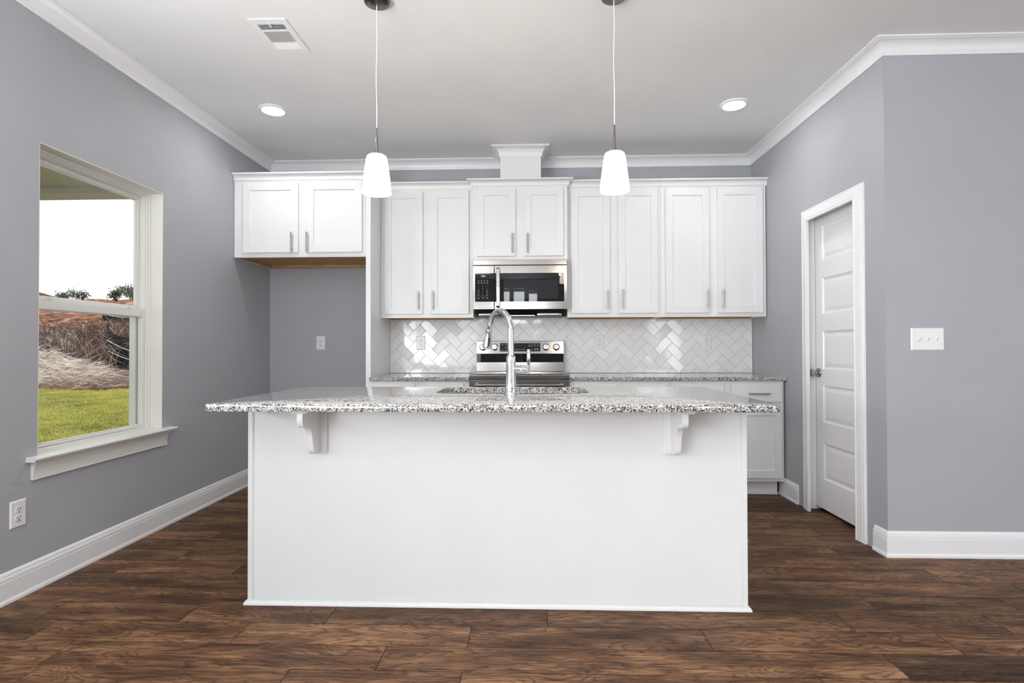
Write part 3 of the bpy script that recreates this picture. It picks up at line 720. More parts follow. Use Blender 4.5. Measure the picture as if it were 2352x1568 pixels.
# herringbone backsplash: every tile modelled, pattern kept in one mesh
bs = thing('tile_backsplash', (0.3, YB, CT), 'glossy white herringbone tile backsplash over the counter', 'backsplash')
BX0, BX1, BZ0, BZ1 = PX1 + 0.001, XR - 0.003, CT + 0.0015, 1.400
YT = YB - 0.0095
def clip(poly, fn):
    out = []
    for i in range(len(poly)):
        a, b = poly[i], poly[(i + 1) % len(poly)]; fa, fb = fn(a), fn(b)
        if fa >= 0: out.append(a)
        if (fa >= 0) != (fb >= 0):
            t = fa / (fa - fb); out.append((a[0] + (b[0] - a[0]) * t, a[1] + (b[1] - a[1]) * t))
    return out
W = 0.0763; AX, AZ = 1.233, 1.281; gap = 0.0011
g = G(); tt = []
rt = random.Random(11)
s2 = math.sqrt(0.5)
for m_ in range(-30, 31):
    for n_ in range(-40, 41):
        op, oq = n_ * W + m_ * -2 * W, n_ * W + m_ * 2 * W
        for (p0, p1, q0, q1) in ((0, 2 * W, 0, W), (0, W, W, 3 * W)):
            def XZ(p, q): p += op; q += oq; return (AX + (p - q) * s2, AZ - (p + q) * s2)
            cx, cz = XZ((p0 + p1) / 2, (q0 + q1) / 2)
            if cx < BX0 - 0.15 or cx > BX1 + 0.15 or cz < BZ0 - 0.15 or cz > BZ1 + 0.15: continue
            poly = [XZ(p0 + gap, q0 + gap), XZ(p1 - gap, q0 + gap), XZ(p1 - gap, q1 - gap), XZ(p0 + gap, q1 - gap)]
            for fn in (lambda a: a[0] - BX0 - 0.0005, lambda a: BX1 - 0.0005 - a[0], lambda a: a[1] - BZ0 - 0.001, lambda a: BZ1 - a[1]):
                poly = clip(poly, fn)
                if len(poly) < 3: break
            if len(poly) < 3: continue
            tx, tz = rt.gauss(0, 0.010), rt.gauss(0, 0.006); tn = rt.random()
            px = sum(a[0] for a in poly) / len(poly); pz_ = sum(a[1] for a in poly) / len(poly)
            e = 0.0016; n = len(poly); vs = []
            inner = [(a[0] + (px - a[0]) * min(0.5, e / max(0.004, math.hypot(px - a[0], pz_ - a[1])) * 1.4), a[1] + (pz_ - a[1]) * min(0.5, e / max(0.004, math.hypot(px - a[0], pz_ - a[1])) * 1.4)) for a in poly]
            def yy(a, d): return YT + d + (a[0] - px) * tx + (a[1] - pz_) * tz
            vs = [(a[0], yy(a, 0.006), a[1]) for a in poly] + [(a[0], yy(a, 0.0009), a[1]) for a in poly] + [(a[0], yy(a, 0), a[1]) for a in inner]
            fs = [(i, (i + 1) % n, n + (i + 1) % n, n + i) for i in range(n)] + [(n + i, n + (i + 1) % n, 2 * n + (i + 1) % n, 2 * n + i) for i in range(n)] + [tuple(range(2 * n, 3 * n))]
            g.add(vs, fs); tt += [tn] * (2 * n + 1)
obj('tile_field', g, M['tile'], bs, tints=tt, layer='tile')
obj('grout_bed', G().box(BX0, BX1, YB - 0.0075, YB - 0.0008, BZ0, BZ1), M['grout'], bs, label='pale gray grout lines')

# ------------------------------------------------------------------ microwave over the range
mx0, mx1, mz0, mz1 = -0.466, 0.294, 1.437, 1.838
YM = 4.395
mw = thing('microwave', ((mx0 + mx1) / 2, 4.6, 1.39), 'stainless over the range microwave with black glass door', 'microwave')
obj('microwave_body', G().box(mx0, mx1, YM + 0.03, YB - 0.013, 1.4365, mz1), M['black'], mw, bev=0.002)
obj('vent_grille', G().box(mx0, mx1, YM + 0.002, YM + 0.03, 1.795, mz1), M['steel'], mw, bev=0.003)
xs = -0.292
cp = obj('control_panel', G().box(mx0, xs - 0.0008, YM, YM + 0.029, mz0, 1.792), M['steel'], mw, bev=0.003)
md = obj('microwave_door', G().box(xs + 0.0008, mx1, YM, YM + 0.029, mz0, 1.792), M['steel'], mw, bev=0.003)
def rpoly(x0, x1, z0, z1, r, n=5):
    p = []
    for cx, cz, a in ((x1 - r, z1 - r, 0), (x0 + r, z1 - r, 90), (x0 + r, z0 + r, 180), (x1 - r, z0 + r, 270)):
        for i in range(n + 1):
            t = math.radians(a + 90 * i / n); p.append((cx + r * math.cos(t), cz + r * math.sin(t)))
    return p
obj('keypad_glass', G().prism(rpoly(mx0 + 0.018, xs - 0.0012, 1.500, 1.730, 0.003), 'y', YM - 0.0012, YM + 0.002), M['glassblack'], cp, label='black keypad glass')
dg = obj('door_glass', G().prism(rpoly(xs + 0.0012, mx1 - 0.024, 1.500, 1.730, 0.003), 'y', YM - 0.0012, YM + 0.002), M['glassblack'], md, label='black door glass')
obj('window_screen', G().prism(rpoly(-0.215, 0.222, 1.522, 1.676, 0.002), 'y', YM - 0.0016, YM - 0.0004), M['screen'], md, label='dark gray perforated window')
hxc = -0.260
g = G().prism([(YM - 0.034, 1.452), (YM - 0.040, 1.462), (YM - 0.044, 1.610), (YM - 0.040, 1.760), (YM - 0.034, 1.770), (YM + 0.001, 1.770), (YM + 0.001, 1.750), (YM - 0.022, 1.745), (YM - 0.026, 1.610), (YM - 0.022, 1.476), (YM + 0.001, 1.472), (YM + 0.001, 1.452)], 'x', hxc - 0.014, hxc + 0.014)
obj('microwave_handle', g, M['steel'], md, bev=0.002, label='vertical stainless bar handle')
lettering('brand_lettering', 'SAMSUNG', 0.014, (-0.075, YM - 0.0004, 1.467), md, M['legend_dark'], space=1.25)
lettering('clock_display', '12:00', 0.015, (-0.382, YM - 0.0016, 1.706), cp, M['lcd'])
rk = random.Random(5)
def mark(x, z, w, h=0.0014): obj('printed_mark', G().box(x - w / 2, x + w / 2, YM - 0.0018, YM - 0.0012, z - h, z + h), M['legend'], cp)
for z in (1.671, 1.657):
    for cx in (-0.419, -0.396, -0.372, -0.348): mark(cx, z, rk.choice([0.010, 0.012, 0.013]))
for cx in (-0.419, -0.385, -0.351):
    for z in (1.588, 1.571, 1.553): mark(cx, z, 0.012 if cx != -0.385 else 0.004, 0.0015)
    mark(cx, 1.530, 0.014, 0.0015)
mark(-0.385, 1.5443, 0.09, 0.0003); mark(-0.385, 1.6473, 0.09, 0.0003)
for r in range(3):
    for q in range(3):
        lettering('keypad_digit', str(r * 3 + q + 1), 0.008, (-0.419 + 0.034 * q, YM - 0.0016, 1.638 - 0.0165 * r), cp, M['legend'])
obj('energy_sticker', G().box(0.226, 0.246, YM - 0.0018, YM - 0.0012, 1.706, 1.727), M['sticker'], md, label='small white square sticker')
# underside with lamp lenses and filters
g = G().add([(mx0 + 0.005, YM + 0.030, 1.436), (mx1 - 0.005, YM + 0.030, 1.436), (mx1 - 0.03, YM + 0.10, 1.391), (mx0 + 0.03, YM + 0.10, 1.391), (mx1 - 0.03, YB - 0.03, 1.391), (mx0 + 0.03, YB - 0.03, 1.391), (mx1 - 0.005, YB - 0.03, 1.436), (mx0 + 0.005, YB - 0.03, 1.436)],
            [(0, 1, 2, 3), (3, 2, 4, 5), (5, 4, 6, 7), (0, 3, 5, 7), (1, 6, 4, 2), (0, 7, 6, 1)])
un = obj('underside_pan', g, M['black'], mw, bev=0.002, label='black underside with recessed filter')
for a, b in ((-0.405, -0.285), (0.075, 0.232)):
    fr_ = obj('lens_frame', G().box(a - 0.022, b + 0.022, YM + 0.075, YM + 0.105, 1.3925, 1.414), M['steel'], un, bev=0.002, label='steel lamp surround')
    obj('lamp_lens', G().box(a, b, YM + 0.0735, YM + 0.0765, 1.3965, 1.409), M['sticker'], un, label='pale lamp lens')
obj('filter_strip', G().box(-0.225, 0.035, YM + 0.085, YM + 0.105, 1.3900, 1.3955), M['steel'], un, label='steel filter strip')

# ------------------------------------------------------------------ range
rx0, rx1 = -0.4675, 0.2925
YRF = 4.152
rg = thing('range', ((rx0 + rx1) / 2, 4.45, 0), 'freestanding stainless electric range with black control panel', 'range')
obj('range_body', G().box(rx0 + 0.004, rx1 - 0.004, YRF + 0.045, YB - 0.035, 0.02, 0.905), M['black'], rg, bev=0.002)
obj('cooktop_glass', G().box(rx0 + 0.002, rx1 - 0.002, YRF + 0.035, 4.705, 0.9055, 0.923), M['glassblack'], rg, bev=0.002, label='black glass cooktop')
g = G().prism([(YRF + 0.034, 0.890), (YRF, 0.890), (YRF - 0.001, 0.918), (YRF + 0.006, 0.926), (YRF + 0.034, 0.930)], 'x', rx0, rx1)
obj('front_trim', g, M['steel'], rg, bev=0.0015)
od = obj('oven_door', G().box(rx0 + 0.002, rx1 - 0.002, YRF + 0.006, YRF + 0.044, 0.235, 0.886), M['steel'], rg, bev=0.003)
obj('oven_window', G().prism(rpoly(rx0 + 0.09, rx1 - 0.09, 0.38, 0.74, 0.008), 'y', YRF + 0.004, YRF + 0.008), M['glassblack'], od, label='black oven window')
g = G().tube([(rx0 + 0.045, YRF - 0.040, 0.847), (rx1 - 0.045, YRF - 0.040, 0.847)], 0.0115, 16)
for hx in (rx0 + 0.060, rx1 - 0.060): g.box(hx - 0.010, hx + 0.010, YRF - 0.046, YRF + 0.007, 0.833, 0.861)
obj('oven_handle', g, M['steel'], od, bev=0.002, smooth=40)
dr = obj('storage_drawer', G().box(rx0 + 0.002, rx1 - 0.002, YRF + 0.008, YRF + 0.044, 0.045, 0.228), M['steel'], rg, bev=0.003)
# backguard leaning back a little
BGY = 4.725
bg = obj('backguard', G().prism([(BGY - 0.010, 0.924), (BGY - 0.006, 1.004), (BGY + 0.012, 1.006), (BGY + 0.012, 1.074), (BGY - 0.004, 1.0765), (BGY + 0.016, 1.184), (BGY + 0.030, 1.187), (BGY + 0.072, 1.187), (BGY + 0.072, 0.924)], 'x', rx0 - 0.002, rx1 - 0.008), M['steel'], rg, bev=0.0015)
obj('vent_band', G().box(rx0 + 0.001, rx1 - 0.011, BGY + 0.0020, BGY + 0.0125, 1.0045, 1.0755), M['glassblack'], bg, label='black glass band under the controls')
tl = math.atan2(0.020, 0.1075)    # lean of the control face
def face(z): return BGY - 0.004 + (z - 1.0765) * math.tan(tl)
g = G(); za, zb = 1.097, 1.168
g.add([(-0.267, face(za) - 0.0015, za), (0.083, face(za) - 0.0015, za), (0.083, face(zb) - 0.0015, zb), (-0.267, face(zb) - 0.0015, zb),
       (-0.267, face(za) + 0.003, za), (0.083, face(za) + 0.003, za), (0.083, face(zb) + 0.003, zb), (-0.267, face(zb) + 0.003, zb)],
      [(0, 1, 2, 3), (4, 7, 6, 5), (0, 4, 5, 1), (1, 5, 6, 2), (2, 6, 7, 3), (3, 7, 4, 0)])
dp = obj('control_display', g, M['glassblack'], rg, label='black touch control display')
for x, z, w in [(-0.247, 1.155, .014), (-0.247, 1.108, .008), (-0.215, 1.155, .012), (-0.215, 1.108, .008), (-0.215, 1.130, .010), (-0.012, 1.158, .009), (0.010, 1.158, .010), (0.035, 1.158, .016), (0.062, 1.158, .015), (-0.012, 1.143, .019), (0.010, 1.143, .013),
                (0.035, 1.143, .012), (0.062, 1.143, .014), (-0.124, 1.112, .013), (-0.102, 1.112, .010), (-0.080, 1.112, .010), (-0.058, 1.112, .013), (0.010, 1.112, .013), (0.036, 1.112, .013), (0.062, 1.112, .014), (0.050, 1.119, .030)]:
    y = face(z) - 0.0021; g = G().add([(x - w / 2, y, z - .0018), (x + w / 2, y, z - .0018), (x + w / 2, y, z + .0018), (x - w / 2, y, z + .0018), (x - w / 2, y + .0008, z - .0018), (x + w / 2, y + .0008, z - .0018), (x + w / 2, y + .0008, z + .0018), (x - w / 2, y + .0008, z + .0018)],
                                [(0, 1, 2, 3), (4, 7, 6, 5), (0, 4, 5, 1), (1, 5, 6, 2), (2, 6, 7, 3), (3, 7, 4, 0)])
    obj('printed_mark', g, M['legend'], dp)
dirn = Vector((0, -math.cos(tl), math.sin(tl)))
for kx in (-0.414, -0.313, 0.131, 0.221):
    kz_ = 1.1325
    kb = obj('control_knob', G().lathe([(0, 0), (0.0315, 0), (0.0315, 0.004), (0.027, 0.006), (0.0255, 0.010), (0.0245, 0.026), (0.022, 0.030), (0.0, 0.031)], (kx, face(kz_) + 0.0004, kz_), dirn), M['chrome'], rg, smooth=35, label='chrome burner knob')
    c0 = Vector((kx, face(kz_), kz_)) + dirn * 0.0312
    g = G(); upv = Vector((0, math.sin(tl), math.cos(tl)))
    a = c0 - Vector((0.0014, 0, 0)) + upv * 0.004; g.box(kx - 0.0012, kx + 0.0012, c0.y - 0.001, c0.y + 0.0012, kz_ + 0.012, kz_ + 0.026)
    obj('knob_pointer', g, M['black'], kb)

# ------------------------------------------------------------------ island
IX0, IX1, IY0, IY1 = -1.254, 0.928, 2.386, 3.010
isl = thing('kitchen_island', ((IX0 + IX1) / 2, (IY0 + IY1) / 2, 0), 'white panelled kitchen island base with two corbels', 'island')
ZI = 0.8805
g = G().box(IX0 + 0.002, IX1 - 0.002, IY0 + 0.006, IY0 + 0.02, 0.001, ZI)
g.box(IX0 + 0.002, IX0 + 0.02, IY0 + 0.02, IY1, 0.001, ZI); g.box(IX1 - 0.02, IX1 - 0.002, IY0 + 0.02, IY1, 0.001, ZI)
g.box(IX0 + 0.02, IX1 - 0.02, IY1 - 0.02, IY1, 0.10, ZI)
obj('island_body', g, M['cab'], isl)
for a, b, c_ in ((IX0, IX0 + 0.022, IX0 + 0.022), (IX1 - 0.022, IX1, IX1 - 0.022)):
    g = G().box(a, b, IY0, IY0 + 0.016, 0.016, ZI); sgn = 1 if c_ == b else -1
    g.box(min(c_, c_ + sgn * 0.004), max(c_, c_ + sgn * 0.004), IY0 + 0.002, IY0 + 0.008, 0.016, ZI)
    obj('corner_strip', g, M['cab'], isl, bev=0.002)
SHOE = [(0.0, 0.0), (0.013, 0.0), (0.0125, 0.006), (0.010, 0.012), (0.006, 0.017), (0.0, 0.020)]
obj('base_moulding', G().sweep(SHOE, [(IX1, IY1, 0.001), (IX1, IY0, 0.001), (IX0, IY0, 0.001), (IX0, IY1, 0.001)]), M['cab'], isl, smooth=50)
def spline(pts, n=6):
    P = [Vector(p).to_2d() if len(p) > 2 else Vector(p) for p in pts]; out = []
    for i in range(len(P) - 1):
        p0, p1, p2, p3 = P[max(i - 1, 0)], P[i], P[i + 1], P[min(i + 2, len(P) - 1)]
        for k in range(n):
            t = k / n; out.append(0.5 * ((2 * p1) + (p2 - p0) * t + (2 * p0 - 5 * p1 + 4 * p2 - p3) * t * t + (3 * p1 - p0 - 3 * p2 + p3) * t ** 3))
    out.append(P[-1]); return [(v.x, v.y) for v in out]
curve = spline([(0.200, 0.8655), (0.203, 0.835), (0.192, 0.812), (0.165, 0.803), (0.135, 0.799), (0.112, 0.786), (0.096, 0.762), (0.087, 0.730), (0.079, 0.702), (0.068, 0.684), (0.048, 0.676)])
for cx, side in ((-0.937, 'left'), (0.612, 'right')):
    yp = IY0 + 0.006
    g = G().prism([(yp - 0.018, 0.8655)] + [(yp - 0.018 - d * 0.92, z) for d, z in curve] + [(yp - 0.018, 0.676)], 'x', cx - 0.0125, cx + 0.0125)
    cb = obj('corbel', g, M['cab'], isl, bev=0.0015, smooth=35)
    g = G().prism([(cx - 0.040, yp - 0.0005), (cx - 0.040, yp - 0.013), (cx - 0.034, yp - 0.0185), (cx + 0.034, yp - 0.0185), (cx + 0.040, yp - 0.013), (cx + 0.040, yp - 0.0005)], 'z', 0.672, 0.866)
    obj('mounting_plate', g, M['cab'], cb)
    obj('top_plate', G().prism(rpoly(cx - 0.037, cx + 0.037, yp - 0.218, yp - 0.0005, 0.006), 'z', 0.8662, 0.8803), M['cab'], cb, bev=0.001)

# island countertop with sink cut-out
TX0, TX1, TY0, TY1 = -1.280, 0.945, 2.102, 3.043
TZ0, TZ1 = 0.8812, 0.9125
SX0, SX1, SY0, SY1 = -0.462, 0.282, 2.585, 2.985
def ring_pts(x0, x1, y0, y1, r, n=8): return rpoly(x0, x1, y0, y1, r, n)
inner = ring_pts(SX0, SX1, SY0, SY1, 0.075); outer = ring_pts(TX0, TX1, TY0, TY1, 0.012)
def loops(levels):
    # levels: list of closed loops with the same vertex count, stitched
    g = G(); n = len(levels[0]); vs = [p for l in levels for p in l]; fs = []
    for i in range(len(levels) - 1):
        for k in range(n): fs.append((i * n + k, i * n + (k + 1) % n, (i + 1) * n + (k + 1) % n, (i + 1) * n + k))
    return g.add(vs, fs)
def shrink(x0, x1, y0, y1, r, d, z): return [(x, y, z) for x, y in ring_pts(x0 + d, x1 - d, y0 + d, y1 - d, max(0.001, r - d))]
o_ = (TX0, TX1, TY0, TY1, 0.014); e = 0.006
lv = [[(x, y, TZ1) for x, y in inner], shrink(*o_, e, TZ1), shrink(*o_, e * 0.3, TZ1 - e * 0.3), shrink(*o_, 0, TZ1 - e), shrink(*o_, 0, TZ0 + e), shrink(*o_, e * 0.3, TZ0 + e * 0.3), shrink(*o_, e, TZ0), [(x, y, TZ0) for x, y in inner], [(x, y, TZ1) for x, y in inner]]
tag(obj('island_countertop', loops(lv), M['granite'], smooth=40), 'large speckled granite island top with sink cut-out', 'countertop')
# undermount sink
sk = thing('kitchen_sink', ((SX0 + SX1) / 2, (SY0 + SY1) / 2, TZ0 - 0.2), 'undermount stainless sink set into the island top', 'sink')
def sl(d, z, r=0.07): return [(x, y, z) for x, y in ring_pts(SX0 - 0.004 + d, SX1 + 0.004 - d, SY0 - 0.004 + d, SY1 + 0.004 - d, max(0.01, r - d))]
lv = [sl(-0.012, TZ0 - 0.0015), sl(0, TZ0 - 0.0015), sl(0.004, TZ0 - 0.19), sl(0.02, TZ0 - 0.205), sl(0.15, TZ0 - 0.21), sl(0.15, TZ0 - 0.214), sl(0.015, TZ0 - 0.209), sl(-0.001, TZ0 - 0.19), sl(-0.004, TZ0 - 0.005), sl(-0.012, TZ0 - 0.005), sl(-0.012, TZ0 - 0.0015)]
g = loops(lv); g.add(sl(0.15, TZ0 - 0.2105), [tuple(range(len(inner)))])
bowl = obj('sink_bowl', g, M['steel'], sk, smooth=50)
obj('drain', G().lathe([(0.0, 0.0), (0.05, 0.0), (0.055, 0.003), (0.045, 0.0045), (0.0, 0.002)], ((SX0 + SX1) / 2, (SY0 + SY1) / 2, TZ0 - 0.2105)), M['chrome'], sk, smooth=40)

# faucet
FX, FY = -0.091, 2.500
fa = thing('kitchen_faucet', (FX, FY, TZ1), 'tall chrome gooseneck faucet standing in front of the sink', 'faucet')
z0 = TZ1 + 0.0005
obj('faucet_body', G().lathe([(0.0, z0), (0.0305, z0), (0.0305, z0 + 0.006), (0.0285, z0 + 0.010), (0.0285, z0 + 0.013), (0.0295, z0 + 0.016), (0.0275, z0 + 0.026), (0.0245, z0 + 0.060), (0.0225, z0 + 0.095), (0.0215, z0 + 0.13), (0.0212, 1.084), (0.0205, 1.089), (0.0165, 1.094), (0.0155, 1.096), (0.0, 1.096)], (FX, FY, 0), n=40), M['chrome'], fa, smooth=35)
ddx, ddy = -0.112, 0.158
Lr = math.hypot(ddx, ddy); ux, uy = ddx / Lr, ddy / Lr; rc = Lr / 2
zc = 1.205
pts = [(FX, FY, 1.094), (FX, FY, 1.13), (FX, FY, 1.17)]
for i in range(0, 25):
    t = PI - PI * i / 24 * 0.955
    s_ = rc + rc * math.cos(t); pts.append((FX + ux * s_, FY + uy * s_, zc + rc * math.sin(t)))
obj('faucet_spout', G().tube(pts, 0.0142, 24), M['chrome'], fa, smooth=50)
e1 = Vector(pts[-1]); dv = (Vector(pts[-1]) - Vector(pts[-2])).normalized()
sh = obj('spray_head', G().lathe([(0.0, 0.0), (0.0148, 0.0), (0.0152, 0.001), (0.0152, 0.004), (0.0145, 0.006), (0.0150, 0.020), (0.0175, 0.045), (0.0225, 0.075), (0.0250, 0.088), (0.0245, 0.092), (0.021, 0.093), (0.0, 0.091)], e1, dv, n=36), M['chrome'], fa, smooth=40)
bq = Vector((0.35, -1, 0)).normalized(); side = dv.cross(bq).normalized(); nq = side.cross(dv).normalized()
if nq.dot(bq) < 0: nq = -nq
g = G()
cc = e1 + dv * 0.058 + nq * 0.0188
vs = []
for sx_ in (-1, 1):
    for sz in (-1, 1):
        for sn in (0, 1):
            vs.append(cc + side * 0.0055 * sx_ + dv * 0.020 * sz + nq * (0.004 * sn + 0.0035 * sz))
g.add(vs, [(0, 1, 3, 2), (4, 6, 7, 5), (0, 4, 5, 1), (2, 3, 7, 6), (1, 5, 7, 3), (0, 2, 6, 4)])
obj('spray_button', g, M['black'], sh, bev=0.0015, label='dark spray toggle button')
hz = 1.030
g = G().lathe([(0.0, 0.0), (0.0185, 0.0), (0.0185, 0.045), (0.0165, 0.048), (0.0165, 0.051), (0.0185, 0.053), (0.0180, 0.062), (0.0140, 0.072), (0.0080, 0.077), (0.0, 0.078)], (FX + 0.008, FY, hz), (1, 0, 0), n=30)
hd = obj('faucet_handle', g, M['chrome'], fa, smooth=40)
obj('handle_lever', G().tube([(FX + 0.081, FY, 1.012), (FX + 0.081, FY, 1.014), (FX + 0.081, FY, 1.045), (FX + 0.081, FY, 1.062), (FX + 0.081, FY, 1.070), (FX + 0.081, FY, 1.118), (FX + 0.081, FY, 1.122)], [0.0050, 0.0060, 0.0064, 0.0072, 0.0086, 0.0086, 0.0070], 20), M['chrome'], hd, smooth=50)

# ------------------------------------------------------------------ outlets and switch plate (built facing -y at the origin)
def plate_mesh(w, h):
    g = G(); a, b = w / 2, h / 2; i = 0.006
    vs = [(-a, 0, -b), (a, 0, -b), (a, 0, b), (-a, 0, b), (-a, -0.002, -b), (a, -0.002, -b), (a, -0.002, b), (-a, -0.002, b),
          (-a + i, -0.006, -b + i), (a - i, -0.006, -b + i), (a - i, -0.006, b - i), (-a + i, -0.006, b - i)]
    return g.add(vs, [(3, 2, 1, 0), (0, 1, 5, 4), (1, 2, 6, 5), (2, 3, 7, 6), (3, 0, 4, 7), (4, 5, 9, 8), (5, 6, 10, 9), (6, 7, 11, 10), (7, 4, 8, 11), (8, 9, 10, 11)])
def receptacle(z):
    p = []
    for i in range(24):
        t = 2 * PI * i / 24; p.append((0.0172 * math.cos(t), z + max(-0.0125, min(0.0125, 0.0172 * math.sin(t)))))
    g = G(); n = 24
    vs = [(x, -0.0058, zz) for x, zz in p] + [(x * 0.97, -0.0082, z + (zz - z) * 0.97) for x, zz in p]
    return g.add(vs, [tuple(range(n, 2 * n))] + [(i, (i + 1) % n, n + (i + 1) % n, n + i) for i in range(n)])
out = thing('wall_outlet', (0, 0, 0), 'white duplex outlet on the gray wall of the fridge alcove', 'outlet')
pl = obj('cover_plate', plate_mesh(0.079, 0.122), M['plastic'], out, bev=0.0008)
for z in (0.0195, -0.0195):
    rc_ = obj('receptacle', receptacle(z), M['plastic'], out, smooth=40)
    g = G().box(-0.0080, -0.0056, -0.0090, -0.0078, z + 0.000, z + 0.0085); g.box(0.0056, 0.0080, -0.0090, -0.0078, z + 0.001, z + 0.0080)
    g.lathe([(0, 0), (0.0026, 0), (0.0026, 0.0010), (0, 0.0010)], (0, -0.0079, z - 0.0065), (0, -1, 0), n=10)
    g.box(-0.010, 0.010, -0.0079, -0.0062, z - 0.0142, z - 0.0132)
    obj('slot', g, M['slot'], rc_, label='dark plug slots')
obj('plate_screw', G().lathe([(0, 0), (0.003, 0), (0.0026, 0.0012), (0, 0.0014)], (0, -0.0058, 0), (0, -1, 0), n=12), M['plastic'], out)
out.location = (-1.871, YB - 0.0006, 1.175)
for x, lab in ((-0.970, 'white duplex outlet in the tile left of the range'), (0.602, 'white duplex outlet in the tile just right of the range'), (1.530, 'white duplex outlet in the tile nearest the pantry wall')):
    dup(out, (x, YT - 0.0008, 1.174), (0, 0, 0), lab)
dup(out, (XL + 0.0006, 2.413, 0.382), (0, 0, PI / 2), 'white duplex outlet low on the wall below the window')

sw = thing('switch_plate', (0, 0, 0), 'white three toggle switch plate on the gray wall right of pantry door', 'light switch')
obj('cover_plate', plate_mesh(0.176, 0.121), M['plastic'], sw, bev=0.0008)
for x in (-0.046, 0.0, 0.046):
    g = G().add([(x - 0.005, -0.0056, -0.012), (x + 0.005, -0.0056, -0.012), (x + 0.005, -0.0056, 0.012), (x - 0.005, -0.0056, 0.012), (x - 0.0038, -0.0150, 0.0035), (x + 0.0038, -0.0150, 0.0035), (x + 0.0038, -0.0170, 0.0095), (x - 0.0038, -0.0170, 0.0095)],
                [(3, 2, 1, 0), (4, 5, 6, 7), (0, 1, 5, 4), (1, 2, 6, 5), (2, 3, 7, 6), (3, 0, 4, 7)])
    obj('toggle', g, M['plastic'], sw, bev=0.0008)
    for z in (-0.030, 0.030):
        obj('plate_screw', G().lathe([(0, 0), (0.003, 0), (0.0026, 0.0010), (0, 0.0012)], (x, -0.0058, z), (0, -1, 0), n=12), M['plastic'], sw)
sw.location = (2.139, YR - 0.0006, 1.170)

# ------------------------------------------------------------------ ceiling fittings
def pendant(x, y, zs, lab):
    p = thing('pendant_light', (x, y, ZC), lab, 'pendant lamp', 'pendant lights over the island')
    cn = obj('canopy', G().lathe([(0.0, ZC - 0.030), (0.012, ZC - 0.030), (0.046, ZC - 0.026), (0.0585, ZC - 0.019), (0.0595, ZC - 0.016), (0.0595, ZC - 0.0005), (0.0, ZC - 0.0005)], (x, y, 0), n=40), M['bronze'], p, smooth=40, label='dark bronze ceiling canopy')
    for s in (-1, 1): obj('canopy_screw', G().lathe([(0, 0), (0.003, 0), (0.003, -0.003), (0, -0.004)], (x + s * 0.030, y + 0.018 * s, ZC - 0.0278), n=12), M['chrome'], cn)
    rr = random.Random(int(x * 100)); pts = []
    zt = ZC - 0.029; zb = zs + 0.303
    for i in range(15):
        t = i / 14; pts.append((x + 0.0022 * math.sin(t * 9 + x) * math.sin(t * PI), y + 0.002 * math.cos(t * 7) * math.sin(t * PI), zt + (zb - zt) * t))
    obj('cord', G().tube(pts, 0.0026, 10), M['cordwhite'], p, smooth=60, label='thin clear white cord')
    obj('stem', G().lathe([(0.0, zs + 0.186), (0.0085, zs + 0.186), (0.0075, zs + 0.20), (0.0040, zs + 0.31), (0.0032, zs + 0.313), (0, zs + 0.313)], (x, y, 0), n=24), M['steel'], p, smooth=40, label='tapered brushed nickel stem')
    obj('shade_cap', G().lathe([(0.0, zs + 0.187), (0.020, zs + 0.188), (0.030, zs + 0.184), (0.032, zs + 0.181), (0.0, zs + 0.181)], (x, y, 0), n=32), M['chrome'], p, smooth=40)
    prof = [(0.0678, 0.0), (0.0660, 0.030), (0.0592, 0.090), (0.0525, 0.140), (0.0480, 0.166), (0.0450, 0.175), (0.0390, 0.180), (0.0300, 0.1815), (0.008, 0.182)]
    pin = [(max(0.005, r - 0.004), z - (0.003 if z > 0.05 else 0)) for r, z in prof][::-1]
    obj('lamp_shade', G().lathe([(r, zs + z) for r, z in prof + pin + [prof[0]]], (x, y, 0), n=48), M['shade'], p, smooth=40, label='frosted white glass cone shade')
    obj('bulb', G().lathe([(0, zs + 0.104), (0.012, zs + 0.108), (0.017, zs + 0.118), (0.016, zs + 0.130), (0.011, zs + 0.145), (0.012, zs + 0.17), (0, zs + 0.172)], (x, y, 0), n=24), M['bulb'], p, smooth=60, label='glowing bulb')
    l = bpy.data.lights.new('pendant_bulb', 'POINT'); l.energy = 18.0; l.color = (1, 0.975, 0.94); l.shadow_soft_size = 0.026
    lo = bpy.data.objects.new('pendant_bulb', l); COL.objects.link(lo); lo.location = (x, y, zs + 0.095)
pendant(-0.728, 2.562, 1.862, 'frosted glass pendant light over the left half of the island')
pendant(0.395, 2.565, 1.860, 'frosted glass pendant light over the right half of the island')

def downlight(x, y, lab):
    d = thing('recessed_light', (x, y, ZC), lab, 'ceiling light', 'round flush ceiling lights')
    obj('trim_ring', G().lathe([(0.074, ZC - 0.0145), (0.082, ZC - 0.0150), (0.090, ZC - 0.010), (0.095, ZC - 0.003), (0.095, ZC - 0.0005), (0.074, ZC - 0.0005), (0.074, ZC - 0.0145)], (x, y, 0), n=48), M['trim'], d, smooth=40)
    obj('diffuser', G().lathe([(0.0, ZC - 0.0155), (0.060, ZC - 0.0150), (0.0735, ZC - 0.0120), (0.0735, ZC - 0.004), (0, ZC - 0.004)], (x, y, 0), n=48), M['led'], d, smooth=40, label='glowing white diffuser')
downlight(-1.785, 3.725, 'round flush ceiling light near the window wall')
downlight(1.392, 3.765, 'round flush ceiling light near the pantry door')

